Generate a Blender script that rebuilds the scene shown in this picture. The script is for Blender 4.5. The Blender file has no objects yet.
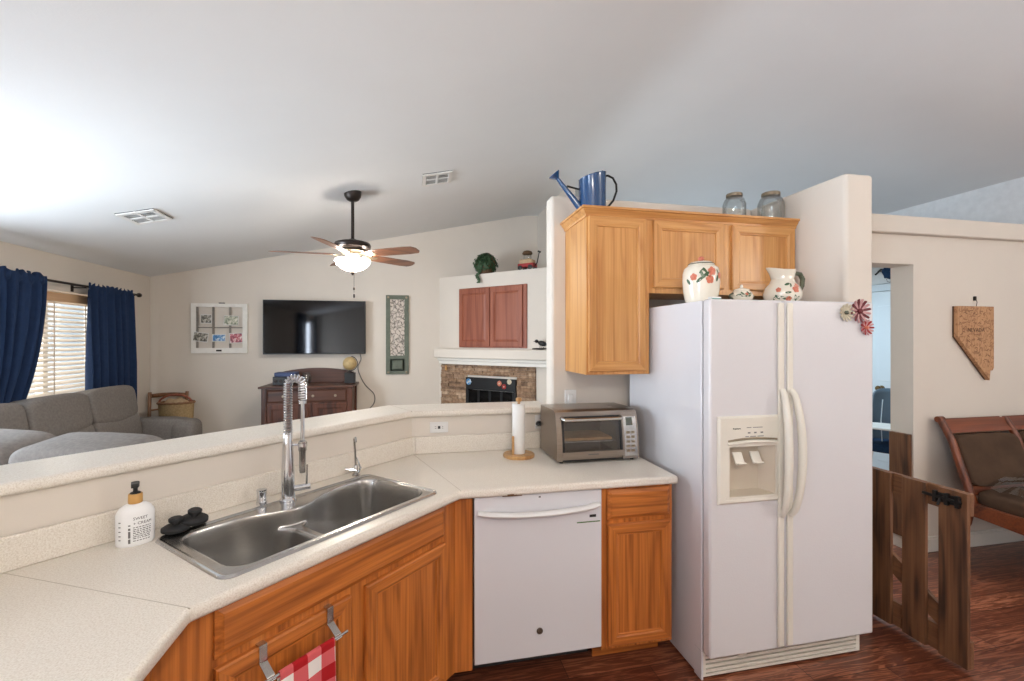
import bpy, bmesh, math, random
from math import sin, cos, pi, radians, sqrt
from mathutils import Vector, Matrix, Euler
random.seed(7)
scene = bpy.context.scene
col = scene.collection

# ------------------------------------------------------------------ camera
cam_d = bpy.data.cameras.new('camera')
cam = bpy.data.objects.new('camera', cam_d); col.objects.link(cam)
cam.location = (0, 0, 1.56)
cam.rotation_euler = (radians(90), 0, radians(-12))
cam_d.sensor_width = 36.0
cam_d.lens = 455.0 * 36 / 1024
cam_d.clip_start = 0.02
scene.camera = cam

# ------------------------------------------------------------------ colour management
vs = scene.view_settings
scene.display_settings.display_device = 'sRGB'
vs.view_transform = 'Standard'; vs.look = 'None'; vs.gamma = 1.0; vs.use_curve_mapping = False
vs.exposure = 0.47

# ------------------------------------------------------------------ world and lights
world = bpy.data.worlds.new('world'); scene.world = world
world.use_nodes = True
bgn = world.node_tree.nodes['Background']
bgn.inputs[0].default_value = (0.80, 0.90, 1.0, 1); bgn.inputs[1].default_value = 1.0

def area(name, loc, rot, sx, sy, power, color):
    d = bpy.data.lights.new(name, 'AREA'); d.shape = 'RECTANGLE'; d.size = sx; d.size_y = sy
    d.energy = power; d.color = color
    o = bpy.data.objects.new(name, d); col.objects.link(o)
    o.location = loc; o.rotation_euler = rot
    return o
# daylight through the sliding door and windows (sky), plus uplights added for the ceiling
area('daylight_sliding_door', (-3.32, -2.05, 1.10), (0, radians(-90), radians(18)), 2.0, 1.15, 215, (0.74, 0.84, 1.0))
area('added_ceiling_fill', (-3.60, -2.15, 0.25), (0, radians(-120), radians(22)), 1.0, 1.1, 100, (0.90, 0.95, 1.0))  # added uplight, brightens the near ceiling
area('added_side_fill', (-3.32, 2.75, 1.35), (0, radians(-90), radians(24)), 1.4, 1.3, 125, (0.76, 0.87, 1.0))  # fill for the living room, behind the added side window
area('added_ceiling_fill_side', (-3.65, 2.90, 0.35), (0, radians(-125), radians(14)), 1.0, 1.4, 38, (0.90, 0.95, 1.0))  # second added uplight, for the living-room ceiling
area('daylight_sofa_window', (-3.42, 4.75, 1.5), (0, radians(-90), 0), 1.1, 1.15, 14, (1.0, 0.93, 0.86))
area('added_hall_fill', (3.6, 6.45, 2.71), (radians(-90), 0, 0), 1.9, 0.4, 26, (0.72, 0.86, 1.0))  # fill through the added high window, brightens the right-hand wall
area('laundry_daylight', (3.6, 4.4, 2.38), (0, 0, 0), 1.2, 0.6, 34, (0.68, 0.87, 1.0))

# ------------------------------------------------------------------ colour + material helpers
def lin(v):
    v /= 255.0
    return v / 12.92 if v <= 0.04045 else ((v + 0.055) / 1.055) ** 2.4
def C(r, g, b): return (lin(r), lin(g), lin(b), 1.0)

def new_mat(name):
    m = bpy.data.materials.new(name); m.use_nodes = True
    nt = m.node_tree; b = nt.nodes['Principled BSDF']
    return m, nt, b
def nd(nt, t, **kw):
    n = nt.nodes.new(t)
    for k, v in kw.items(): setattr(n, k, v)
    return n
def coords(nt, scale=(1, 1, 1), rot=(0, 0, 0)):
    tc = nd(nt, 'ShaderNodeTexCoord'); mp = nd(nt, 'ShaderNodeMapping')
    mp.inputs['Scale'].default_value = scale; mp.inputs['Rotation'].default_value = rot
    nt.links.new(tc.outputs['Object'], mp.inputs['Vector'])
    return mp.outputs['Vector']
def ramp(nt, fac, stops):
    r = nd(nt, 'ShaderNodeValToRGB')
    while len(r.color_ramp.elements) < len(stops): r.color_ramp.elements.new(0.5)
    for e, (p, c) in zip(r.color_ramp.elements, stops): e.position = p; e.color = c
    nt.links.new(fac, r.inputs['Fac']); return r.outputs['Color']
def noise(nt, vec, scale, detail=3, dist=0.0, rough=0.55):
    n = nd(nt, 'ShaderNodeTexNoise')
    n.inputs['Scale'].default_value = scale; n.inputs['Detail'].default_value = detail
    n.inputs['Distortion'].default_value = dist; n.inputs['Roughness'].default_value = rough
    nt.links.new(vec, n.inputs['Vector']); return n.outputs['Fac']
def bump(nt, b, h, strength=0.2, dist=0.01):
    n = nd(nt, 'ShaderNodeBump'); n.inputs['Strength'].default_value = strength; n.inputs['Distance'].default_value = dist
    nt.links.new(h, n.inputs['Height']); nt.links.new(n.outputs['Normal'], b.inputs['Normal'])
def math_n(nt, op, a, bb=None):
    n = nd(nt, 'ShaderNodeMath', operation=op)
    if hasattr(a, 'links'): nt.links.new(a, n.inputs[0])
    else: n.inputs[0].default_value = a
    if bb is not None:
        if hasattr(bb, 'links'): nt.links.new(bb, n.inputs[1])
        else: n.inputs[1].default_value = bb
    return n.outputs[0]
def mixc(nt, fac, a, bb, mode='MIX'):
    n = nd(nt, 'ShaderNodeMix', data_type='RGBA', blend_type=mode)
    for s, v in ((n.inputs[0], fac), (n.inputs[6], a), (n.inputs[7], bb)):
        if hasattr(v, 'links'): nt.links.new(v, s)
        else: s.default_value = v
    return n.outputs[2]

def plain(name, c, rough=0.5, metal=0.0, var=0.0, vscale=6, bstr=0.0, bscale=60, coat=0.0, spec=0.5):
    m, nt, b = new_mat(name)
    b.inputs['Roughness'].default_value = rough; b.inputs['Metallic'].default_value = metal
    b.inputs['Coat Weight'].default_value = coat
    b.inputs['Specular IOR Level'].default_value = spec
    b.inputs['Base Color'].default_value = c
    v = coords(nt)
    dk = tuple(x * (1 - var) for x in c[:3]) + (1,)
    f = noise(nt, v, vscale, 4)
    nt.links.new(ramp(nt, f, [(0.3, dk), (0.7, c)]), b.inputs['Base Color'])
    if bstr > 0: bump(nt, b, noise(nt, v, bscale, 3), bstr, 0.004)
    return m
def wood(name, light, mid, dark, axis='z', rough=0.4, ring=26.0, cross=5.0, coat=0.2, along=0.55, rnd=0.0, fib=0.35):
    m, nt, b = new_mat(name)
    b.inputs['Roughness'].default_value = rough; b.inputs['Coat Weight'].default_value = coat; b.inputs['Coat Roughness'].default_value = 0.25
    s = {'x': (along, cross, cross), 'y': (cross, along, cross), 'z': (cross, cross, along)}[axis]
    s2 = {'x': (2, 90, 90), 'y': (90, 2, 90), 'z': (90, 90, 2)}[axis]
    v = coords(nt, s); v2 = coords(nt, s2)
    n1 = noise(nt, v, 1.0, 2, 0.3)
    r = math_n(nt, 'SINE', math_n(nt, 'MULTIPLY', n1, ring))
    r = math_n(nt, 'MULTIPLY_ADD', r, 0.5); nt.nodes[-1].inputs[2].default_value = 0.5
    c1 = ramp(nt, r, [(0.0, dark), (0.25, mid), (1.0, light)])
    f = noise(nt, v2, 1.0, 3)
    c2 = ramp(nt, f, [(0.35, dark), (0.62, light)])
    cc = mixc(nt, fib, c1, c2)
    if rnd > 0:
        g = nd(nt, 'ShaderNodeNewGeometry')
        rc = ramp(nt, g.outputs['Random Per Island'], [(0.0, (1 - rnd,) * 3 + (1,)), (1.0, (1, 1, 1, 1))])
        cc = mixc(nt, 1.0, cc, rc, 'MULTIPLY')
    nt.links.new(cc, b.inputs['Base Color'])
    bump(nt, b, f, 0.06, 0.002)
    return m
def glassy(name, tint=(1, 1, 1, 1), refl=0.12, rough=0.03):
    m, nt, b = new_mat(name)
    nt.nodes.remove(b)
    out = nt.nodes['Material Output']
    tr = nd(nt, 'ShaderNodeBsdfTransparent'); tr.inputs[0].default_value = tint
    gl = nd(nt, 'ShaderNodeBsdfGlossy'); gl.inputs['Roughness'].default_value = rough
    lw = nd(nt, 'ShaderNodeLayerWeight'); lw.inputs[0].default_value = 0.35
    mx = nd(nt, 'ShaderNodeMixShader')
    f = math_n(nt, 'MULTIPLY_ADD', lw.outputs['Fresnel'], 0.4); nt.nodes[-1].inputs[2].default_value = refl
    nt.links.new(f, mx.inputs[0]); nt.links.new(tr.outputs[0], mx.inputs[1]); nt.links.new(gl.outputs[0], mx.inputs[2])
    nt.links.new(mx.outputs[0], out.inputs['Surface'])
    return m
def emit(name, c, strength, rough=0.4):
    m, nt, b = new_mat(name)
    b.inputs['Base Color'].default_value = c
    b.inputs['Emission Color'].default_value = c; b.inputs['Emission Strength'].default_value = strength
    b.inputs['Roughness'].default_value = rough
    return m

M = {}
M['wall'] = plain('warm_white_wall_paint', C(220, 211, 200), 0.85, var=0.03, vscale=3, bstr=0.10, bscale=140)
M['ceiling'] = plain('ceiling_texture_paint', C(226, 226, 226), 0.9, var=0.02, vscale=3, bstr=0.12, bscale=110)
M['knock'] = plain('knockdown_plaster', C(222, 224, 226), 0.85, var=0.10, vscale=16, bstr=0.6, bscale=26)
M['trim'] = plain('white_trim_paint', C(226, 222, 214), 0.5, var=0.02)
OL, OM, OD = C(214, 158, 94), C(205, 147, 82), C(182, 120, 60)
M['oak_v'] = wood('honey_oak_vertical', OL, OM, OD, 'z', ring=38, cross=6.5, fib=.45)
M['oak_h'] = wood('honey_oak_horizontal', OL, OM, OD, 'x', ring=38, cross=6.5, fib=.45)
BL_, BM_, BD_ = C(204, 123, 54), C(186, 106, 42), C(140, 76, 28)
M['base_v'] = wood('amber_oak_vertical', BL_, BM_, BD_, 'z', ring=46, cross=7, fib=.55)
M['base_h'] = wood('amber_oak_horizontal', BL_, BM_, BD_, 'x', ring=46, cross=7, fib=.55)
M['cherry_v'] = wood('reddish_cherry_vertical', C(158, 92, 68), C(150, 85, 62), C(128, 68, 48), 'z', fib=0.4, coat=0.0, rough=0.5)
M['dark_wood'] = wood('dark_mahogany', C(88, 52, 36), C(74, 42, 28), C(46, 25, 17), 'x', rough=0.4, coat=0.1)
M['dark_wood_v'] = wood('dark_mahogany_vertical', C(98, 56, 38), C(82, 44, 29), C(48, 25, 17), 'z', rough=0.4, coat=0.1)
M['bench_wood'] = wood('reddish_bench_wood', C(132, 68, 34), C(110, 52, 24), C(66, 29, 14), 'z', rough=0.4, coat=0.12)
M['bench_wood_h'] = wood('reddish_bench_wood_across', C(132, 68, 34), C(110, 52, 24), C(66, 29, 14), 'x', rough=0.4, coat=0.12)
M['pallet'] = wood('stained_pine_board', C(136, 92, 60), C(112, 72, 45), C(62, 38, 24), 'z', rough=0.6, coat=0.0, ring=30, rnd=0.3, cross=7, along=1.1)
M['pallet_h'] = wood('stained_pine_rail', C(128, 86, 56), C(112, 73, 46), C(72, 46, 30), 'y', rough=0.6, coat=0.0, ring=16)
M['pine'] = wood('light_maple', C(206, 160, 104), C(196, 148, 92), C(168, 120, 70), 'z', fib=0.4)
M['fan_wood'] = wood('walnut_fan_blade', C(138, 92, 66), C(122, 78, 54), C(88, 54, 38), 'x', rough=0.35)
M['plaque'] = wood('carved_tan_wood', C(196, 150, 108), C(186, 138, 98), C(140, 98, 66), 'z', ring=40, cross=14, along=12, coat=0, rough=0.6)
M['plaque_side'] = plain('burnt_wood_edge', C(92, 62, 42), 0.7, var=0.2)
M['burnt_line'] = plain('burnt_line', C(140, 98, 68), 0.7, var=0.3, vscale=40)
M['chair_wood'] = wood('brown_chair_wood', C(140, 96, 62), C(124, 82, 50), C(88, 56, 34), 'z')
# worktop laminate
def laminate():
    m, nt, b = new_mat('speckled_cream_laminate')
    v = coords(nt)
    c1 = ramp(nt, noise(nt, v, 260, 2), [(0.34, C(212, 202, 188)), (0.5, C(226, 218, 206)), (0.66, C(233, 227, 217))])
    nt.links.new(c1, b.inputs['Base Color']); b.inputs['Roughness'].default_value = 0.32
    return m
M['laminate'] = laminate()
M['seam'] = plain('worktop_seam', C(186, 175, 160), 0.6)
M['chip'] = plain('bare_chipboard', C(112, 78, 52), 0.9, var=0.4, vscale=80)
def steel(name, c, rough, axis='x'):
    m, nt, b = new_mat(name)
    s = {'x': (3, 260, 260), 'z': (260, 260, 3), 'y': (260, 3, 260)}[axis]
    f = noise(nt, coords(nt, s), 1.0, 2)
    nt.links.new(ramp(nt, f, [(0.3, tuple(x * .86 for x in c[:3]) + (1,)), (0.7, c)]), b.inputs['Base Color'])
    b.inputs['Metallic'].default_value = 1.0; b.inputs['Roughness'].default_value = rough
    return m
M['steel'] = steel('brushed_steel', C(190, 188, 185), 0.25)
M['steel_dark'] = steel('brown_tinted_steel', C(164, 153, 142), 0.30)
M['steel_plain'] = steel('satin_steel', C(196, 194, 190), 0.26, 'z')
M['chrome'] = plain('polished_chrome', C(214, 216, 220), 0.08, 1.0)
M['spring'] = plain('spring_coil_metal', C(206, 208, 214), 0.22, 1.0)
M['black_plastic'] = plain('black_plastic', C(26, 26, 27), 0.4)
M['black_rubber'] = plain('black_rubber', C(34, 34, 35), 0.65, var=0.1)
M['white_plastic'] = plain('white_plastic', C(226, 225, 223), 0.35)
M['cream_plastic'] = plain('cream_plastic', C(222, 217, 205), 0.38)
M['recess_plastic'] = plain('shaded_recess_plastic', C(198, 186, 168), 0.45)  # darkened to put the dispenser recess's shade into the colour
M['white_enamel'] = plain('white_appliance_enamel', C(216, 216, 220), 0.22, coat=0.3)
def pebbled():
    m, nt, b = new_mat('pebbled_white_enamel')
    b.inputs['Base Color'].default_value = C(214, 212, 214); b.inputs['Roughness'].default_value = 0.26
    bump(nt, b, noise(nt, coords(nt), 150, 2), 0.16, 0.004)
    return m
M['pebbled'] = pebbled()
M['gap'] = plain('dark_gap_rubber', C(60, 60, 62), 0.8)
M['grey_print'] = plain('grey_print', C(110, 108, 108), 0.6)
M['dark_print'] = plain('dark_print', C(36, 34, 34), 0.6)
M['green_print'] = plain('green_print', C(72, 110, 52), 0.6)
M['badge'] = plain('dark_bronze_badge', C(84, 66, 60), 0.3, 0.6)
M['dark_glass'] = plain('dark_glass', C(10, 11, 13), 0.06, coat=0.5)
M['screen'] = plain('television_screen', C(5, 6, 8), 0.05, spec=0.4)
M['glass'] = glassy('clear_glass', (0.93, 0.95, 0.95, 1), 0.06)
M['pane'] = glassy('window_pane', (0.95, 0.97, 0.97, 1), 0.03)
M['oven_glass'] = glassy('oven_door_glass', (0.88, 0.87, 0.85, 1), 0.05)
M['plastic_wrap'] = glassy('clear_plastic_wrap', (0.86, 0.86, 0.86, 1), 0.10, 0.12)
M['paper'] = plain('white_paper', C(232, 230, 226), 0.9, var=0.03, vscale=40)
M['blue_enamel'] = plain('blue_enamel', C(27, 70, 116), 0.22, coat=0.6, var=0.06)
M['black_metal'] = plain('black_iron', C(24, 23, 23), 0.45, 0.3)
M['bronze'] = plain('dark_bronze', C(52, 44, 41), 0.35, 0.6)
M['tin_lid'] = plain('tarnished_lid', C(158, 144, 124), 0.4, 0.8, var=0.2)
M['ceramic'] = plain('glazed_cream_ceramic', C(232, 224, 208), 0.18, coat=0.5, var=0.03)
M['rose'] = plain('painted_rose_pink', C(214, 124, 98), 0.3, var=0.25, vscale=60)
M['leaf_paint'] = plain('painted_leaf_green', C(62, 96, 62), 0.3, var=0.3, vscale=60)
M['olive_glaze'] = plain('olive_glaze', C(92, 96, 78), 0.25, var=0.3, vscale=50)
M['red_paint'] = plain('red_paint', C(158, 34, 34), 0.4, var=0.1)
M['cream_petal'] = plain('cream_petal', C(206, 196, 172), 0.6, var=0.15, vscale=40)
M['stripe_pink'] = plain('dusty_pink_petal', C(196, 150, 150), 0.6, var=0.15, vscale=40)
M['maroon'] = plain('maroon_petal', C(108, 36, 44), 0.6, var=0.15, vscale=40)
M['teal'] = plain('teal_print', C(84, 150, 140), 0.5)
M['amber_plastic'] = plain('tan_bamboo_collar', C(206, 158, 92), 0.5, var=0.1)
M['bottle'] = plain('white_bottle', C(236, 236, 236), 0.3)
def fabric(name, c, var=0.25, scale=60, rough=0.95, b2=0.3):
    return plain(name, c, rough, var=var, vscale=scale, bstr=b2, bscale=220, spec=0.2)
M['sofa'] = fabric('grey_brown_sofa_fabric', C(132, 126, 121), 0.25, 60)
M['curtain'] = fabric('navy_curtain_fabric', C(38, 56, 88), 0.12, 30)
M['bench_fabric'] = fabric('brown_suede', C(88, 68, 54), 0.3, 9)
M['bounce_carpet'] = fabric('pale_bounce_carpet', C(214, 204, 190), 0.15, 80)  # pale so the unseen added floor cover reflects light upward
M['basket'] = fabric('woven_straw', C(178, 152, 112), 0.35, 60)
M['basket_rim'] = fabric('woven_rim', C(150, 112, 84), 0.4, 50)
def slat_mat():
    m, nt, b = new_mat('white_blind_slat')
    b.inputs['Base Color'].default_value = C(232, 226, 218); b.inputs['Roughness'].default_value = 0.5
    out = nt.nodes['Material Output']
    t = nd(nt, 'ShaderNodeBsdfTranslucent'); t.inputs[0].default_value = C(240, 228, 214)
    mx = nd(nt, 'ShaderNodeMixShader'); mx.inputs[0].default_value = 0.35
    nt.links.new(b.outputs[0], mx.inputs[1]); nt.links.new(t.outputs[0], mx.inputs[2]); nt.links.new(mx.outputs[0], out.inputs['Surface'])
    return m
M['slat'] = slat_mat()
M['tan_valance'] = wood('tan_valance_wood', C(214, 176, 138), C(206, 166, 128), C(186, 144, 106), 'y')
def gingham():
    m, nt, b = new_mat('red_gingham_cloth')
    tc = nd(nt, 'ShaderNodeTexCoord'); sp = nd(nt, 'ShaderNodeSeparateXYZ'); nt.links.new(tc.outputs['Object'], sp.inputs[0])
    def stripe(o, off):
        f = math_n(nt, 'FRACT', math_n(nt, 'MULTIPLY', math_n(nt, 'ADD', o, off), 1 / 0.088))
        return math_n(nt, 'GREATER_THAN', f, 0.5)
    s = math_n(nt, 'MULTIPLY', math_n(nt, 'ADD', stripe(sp.outputs[0], 5.022), stripe(sp.outputs[2], 5.0)), 0.5)
    r = ramp(nt, s, [(0.0, C(232, 226, 222)), (0.4, C(214, 96, 100)), (0.8, C(172, 14, 24))])
    nt.nodes[-1].color_ramp.interpolation = 'CONSTANT'
    nt.links.new(r, b.inputs['Base Color']); b.inputs['Roughness'].default_value = 0.95
    bump(nt, b, noise(nt, coords(nt), 300, 2), 0.2, 0.002)
    return m
M['gingham'] = gingham()
def floor_mat():
    m, nt, b = new_mat('reddish_plank_floor')
    v = coords(nt)
    br = nd(nt, 'ShaderNodeTexBrick'); nt.links.new(v, br.inputs['Vector'])
    br.inputs['Scale'].default_value = 1.0; br.inputs['Brick Width'].default_value = 1.1; br.inputs['Row Height'].default_value = 0.125
    br.inputs['Mortar Size'].default_value = 0.0018; br.inputs['Mortar Smooth'].default_value = 0.2; br.offset = 0.37
    br.inputs['Color1'].default_value = (0.0, 0, 0, 1); br.inputs['Color2'].default_value = (1, 1, 1, 1); br.inputs['Mortar'].default_value = (0.2, 0.2, 0.2, 1)
    base = ramp(nt, br.outputs['Color'], [(0.0, C(138, 80, 57)), (1.0, C(188, 120, 88))])
    g = noise(nt, coords(nt, (1.2, 16, 1)), 1.6, 4, 1.2)
    gr = ramp(nt, math_n(nt, 'SINE', math_n(nt, 'MULTIPLY', g, 34)), [(0.0, C(150, 120, 110)), (0.8, (1, 1, 1, 1))])
    f = noise(nt, coords(nt, (3, 120, 1)), 1.0, 3)
    cc = mixc(nt, 0.8, base, gr, 'MULTIPLY')
    cc = mixc(nt, 0.5, cc, ramp(nt, f, [(0.3, C(150, 130, 120)), (0.7, (1, 1, 1, 1))]), 'MULTIPLY')
    cc = mixc(nt, br.outputs['Fac'], cc, C(44, 24, 18))
    nt.links.new(cc, b.inputs['Base Color'])
    b.inputs['Roughness'].default_value = 0.30; b.inputs['Coat Weight'].default_value = 0.25; b.inputs['Coat Roughness'].default_value = 0.2
    bump(nt, b, f, 0.05, 0.002)
    return m
M['floor'] = floor_mat()
def stone():
    m, nt, b = new_mat('stacked_ledger_stone')
    g = nd(nt, 'ShaderNodeNewGeometry')
    c1 = ramp(nt, g.outputs['Random Per Island'], [(0.0, C(132, 106, 86)), (0.35, C(182, 150, 122)), (0.7, C(160, 128, 102)), (1.0, C(206, 178, 150))])
    c2 = ramp(nt, noise(nt, coords(nt), 26, 4), [(0.3, C(150, 140, 130)), (0.7, (1, 1, 1, 1))])
    nt.links.new(mixc(nt, 0.8, c1, c2, 'MULTIPLY'), b.inputs['Base Color'])
    b.inputs['Roughness'].default_value = 0.9
    bump(nt, b, noise(nt, coords(nt), 50, 4), 0.5, 0.01)
    return m
M['stone'] = stone()
M['bowl_glass'] = emit('frosted_lamp_glass', (1.0, 0.90, 0.78, 1), 64.0)
M['globe_fill'] = emit('added_globe_glow', (1.0, 0.92, 0.82, 1), 56.0)  # glow of the two globes added out of view as fill
M['white_metal'] = plain('white_painted_metal', C(226, 223, 218), 0.45)
M['chippy_white'] = plain('chippy_white_paint', C(240, 237, 231), 0.6, var=0.08, vscale=20)
M['muntin'] = plain('weathered_grey_bar', C(142, 134, 126), 0.7, var=0.3, vscale=30)
def photo_mat(name, c1, c2, c3):
    m, nt, b = new_mat(name)
    nt.links.new(ramp(nt, noise(nt, coords(nt), 30, 4), [(0.36, c1), (0.5, c2), (0.62, c3)]), b.inputs['Base Color']); b.inputs['Roughness'].default_value = 0.4
    return m
M['photo_grey'] = photo_mat('photo_grey', C(60, 58, 56), C(128, 124, 112), C(214, 208, 196))
M['photo_green'] = photo_mat('photo_green', C(78, 92, 70), C(176, 178, 152), C(226, 220, 206))
M['photo_blue'] = photo_mat('photo_blue', C(40, 92, 150), C(84, 146, 196), C(220, 226, 230))
M['photo_red'] = photo_mat('photo_red', C(48, 40, 60), C(190, 70, 84), C(232, 210, 206))
M['sage'] = plain('sage_green_paint', C(106, 114, 101), 0.7, var=0.25, vscale=14)
def scroll_mat():
    m, nt, b = new_mat('pressed_tin_relief')
    vo = nd(nt, 'ShaderNodeTexVoronoi', feature='DISTANCE_TO_EDGE'); nt.links.new(coords(nt, (1, 1, .8)), vo.inputs['Vector']); vo.inputs['Scale'].default_value = 22
    n = noise(nt, coords(nt), 30, 3, 2.0)
    h = math_n(nt, 'ADD', vo.outputs['Distance'], n)
    nt.links.new(ramp(nt, h, [(0.45, C(96, 90, 84)), (0.68, C(206, 196, 186))]), b.inputs['Base Color'])
    b.inputs['Roughness'].default_value = 0.55; b.inputs['Metallic'].default_value = 0.3
    bump(nt, b, h, 0.6, 0.01)
    return m
M['relief'] = scroll_mat()
M['globe'] = plain('antique_globe', C(198, 172, 122), 0.45, var=0.35, vscale=24)
M['ivy'] = plain('ivy_leaf', C(52, 84, 50), 0.6, var=0.45, vscale=30)
M['moss_basket'] = fabric('brown_wicker', C(112, 88, 66), 0.4, 60)
M['tan_cloth'] = fabric('tan_cloth', C(196, 168, 134), 0.2, 40)
M['taupe'] = plain('taupe_wall_paint', C(150, 138, 122), 0.85, var=0.03)
M['door_paint'] = plain('cool_white_door_paint', C(206, 216, 224), 0.5, var=0.02)
M['brass'] = plain('aged_brass', C(112, 92, 62), 0.3, 0.8)
M['slate_shell'] = plain('slate_blue_plastic', C(84, 104, 122), 0.45, var=0.15)
M['navy_cloth'] = fabric('navy_cloth', C(34, 58, 88), 0.3, 40)
M['biscuit'] = plain('toasted_tray_liner', C(206, 164, 116), 0.7, var=0.3, vscale=20)
M['cavity'] = plain('oven_cavity', C(128, 118, 106), 0.5, 0.3, var=0.3)
M['lcd'] = plain('lcd_green_grey', C(78, 84, 76), 0.2)
M['book_blue'] = plain('blue_box_lid', C(58, 76, 120), 0.5, var=0.2)

# ------------------------------------------------------------------ mesh builder
class B:
    def __init__(s, T=None):
        s.v = []; s.f = []; s.mi = []; s.T = T or Matrix(); s.cur = 0
    def add(s, verts, faces, T=None):
        X = s.T @ T if T is not None else s.T
        n = len(s.v)
        s.v += [X @ Vector(p) for p in verts]
        s.f += [tuple(i + n for i in f) for f in faces]
        s.mi += [s.cur] * len(faces)
    def box(s, x0, x1, y0, y1, z0, z1, T=None):
        vs_ = [(x, y, z) for z in (z0, z1) for y in (y0, y1) for x in (x0, x1)]
        s.add(vs_, [(0, 2, 3, 1), (4, 5, 7, 6), (0, 1, 5, 4), (2, 6, 7, 3), (0, 4, 6, 2), (1, 3, 7, 5)], T); return s
    def prism(s, pts, z0, z1, T=None):
        n = len(pts)
        a = sum(pts[i][0] * pts[(i + 1) % n][1] - pts[(i + 1) % n][0] * pts[i][1] for i in range(n))
        if a < 0: pts = pts[::-1]
        vs_ = [(p[0], p[1], z0) for p in pts] + [(p[0], p[1], z1) for p in pts]
        s.add(vs_, [tuple(range(n))[::-1], tuple(range(n, 2 * n))] + [(i, (i + 1) % n, n + (i + 1) % n, n + i) for i in range(n)], T); return s
    def tube(s, pts, r, n=10, T=None, cap=True, flat=None):
        pts = [Vector(p) for p in pts]; k = len(pts)
        rr = r if isinstance(r, (list, tuple)) else [r] * k
        vs_ = []; fs = []; up = None
        for i, p in enumerate(pts):
            t = (pts[min(i + 1, k - 1)] - pts[max(i - 1, 0)]).normalized()
            if up is None:
                up = Vector((0, 0, 1)) if abs(t.z) < 0.9 else Vector((1, 0, 0))
            side = t.cross(up).normalized(); up = side.cross(t).normalized()
            for j in range(n):
                a = 2 * pi * j / n
                vs_.append(p + side * (cos(a) * rr[i]) + up * (sin(a) * rr[i] * (flat or 1)))
        for i in range(k - 1):
            for j in range(n):
                fs.append((i * n + j, i * n + (j + 1) % n, (i + 1) * n + (j + 1) % n, (i + 1) * n + j))
        if cap: fs += [tuple(range(n))[::-1], tuple(range((k - 1) * n, k * n))]
        s.add(vs_, fs, T); return s
    def lathe(s, prof, c=(0, 0, 0), n=28, T=None, sx=1.0, sy=1.0):
        vs_ = []; fs = []; k = len(prof)
        for r, z in prof:
            for j in range(n):
                a = 2 * pi * j / n
                vs_.append((c[0] + r * cos(a) * sx, c[1] + r * sin(a) * sy, c[2] + z))
        for i in range(k - 1):
            for j in range(n):
                fs.append((i * n + j, i * n + (j + 1) % n, (i + 1) * n + (j + 1) % n, (i + 1) * n + j))
        if prof[0][0] > 1e-6: fs.append(tuple(range(n))[::-1])
        if prof[-1][0] > 1e-6: fs.append(tuple(range((k - 1) * n, k * n)))
        s.add(vs_, fs, T); return s
    def grid(s, fn, nu, nv, T=None, closed_u=False):
        vs_ = [fn(i / nu, j / nv) for j in range(nv + 1) for i in range(nu + 1)]
        fs = [(j * (nu + 1) + i, j * (nu + 1) + i + 1, (j + 1) * (nu + 1) + i + 1, (j + 1) * (nu + 1) + i) for j in range(nv) for i in range(nu)]
        s.add(vs_, fs, T); return s
    def sell(s, c, r, e1=1.0, e2=1.0, n=28, m=18, T=None, fn=None):   # superellipsoid: pillows, balls
        def sg(v, e): return math.copysign(abs(v) ** e, v)
        vs_ = []; fs = []
        for i in range(m + 1):
            p = -pi / 2 + pi * i / m
            for j in range(n):
                a = 2 * pi * j / n
                q = Vector((r[0] * sg(cos(p), e1) * sg(cos(a), e2), r[1] * sg(cos(p), e1) * sg(sin(a), e2), r[2] * sg(sin(p), e1)))
                if fn: q = fn(q)
                vs_.append(q + Vector(c))
        for i in range(m):
            for j in range(n):
                fs.append((i * n + j, i * n + (j + 1) % n, (i + 1) * n + (j + 1) % n, (i + 1) * n + j))
        s.add(vs_, fs, T); return s
    def rings(s, rects, T=None, horiz=None):     # nested rectangles in (x,z) at depth y: doors, drawers, frames
        n = len(rects); vs_ = []
        for (x0, x1, z0, z1, y) in rects: vs_ += [(x0, y, z0), (x1, y, z0), (x1, y, z1), (x0, y, z1)]
        X = T
        for i in range(n - 1):
            for j in range(4):
                if horiz is not None: s.cur = horiz if j in (0, 2) else 0
                a, b_ = i * 4 + j, i * 4 + (j + 1) % 4
                s.add([vs_[a], vs_[b_], vs_[b_ + 4], vs_[a + 4]], [(0, 1, 2, 3)], X)
        s.cur = 0
        s.add(vs_[-4:], [(0, 1, 2, 3)], X)
        s.add(vs_[:4], [(3, 2, 1, 0)], X)
        return s
    def build(s, name, mat, parent=None, origin=None, bevel=0, seg=2, smooth=True, angle=35, weld=True):
        me = bpy.data.meshes.new(name)
        inv = root_inv(parent) if parent is not None else (Matrix.Translation(-Vector(origin)) if origin is not None else Matrix())
        me.from_pydata([inv @ p for p in s.v], [], s.f)
        mats = mat if isinstance(mat, (list, tuple)) else [mat]
        for m_ in mats: me.materials.append(m_)
        for p, i in zip(me.polygons, s.mi): p.material_index = min(i, len(mats) - 1)
        if weld:
            bm = bmesh.new(); bm.from_mesh(me); bmesh.ops.remove_doubles(bm, verts=bm.verts, dist=1e-5)
            bmesh.ops.recalc_face_normals(bm, faces=bm.faces); bm.to_mesh(me); bm.free()
        if smooth:
            me.shade_smooth(); me.set_sharp_from_angle(angle=radians(angle))
        o = bpy.data.objects.new(name, me); col.objects.link(o)
        if parent is not None: o.parent = parent
        elif origin is not None: o.location = origin
        if bevel:
            md = o.modifiers.new('bevel', 'BEVEL'); md.width = bevel; md.segments = seg; md.limit_method = 'ANGLE'; md.angle_limit = radians(40)
            if smooth: md.harden_normals = False
        return o
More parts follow.
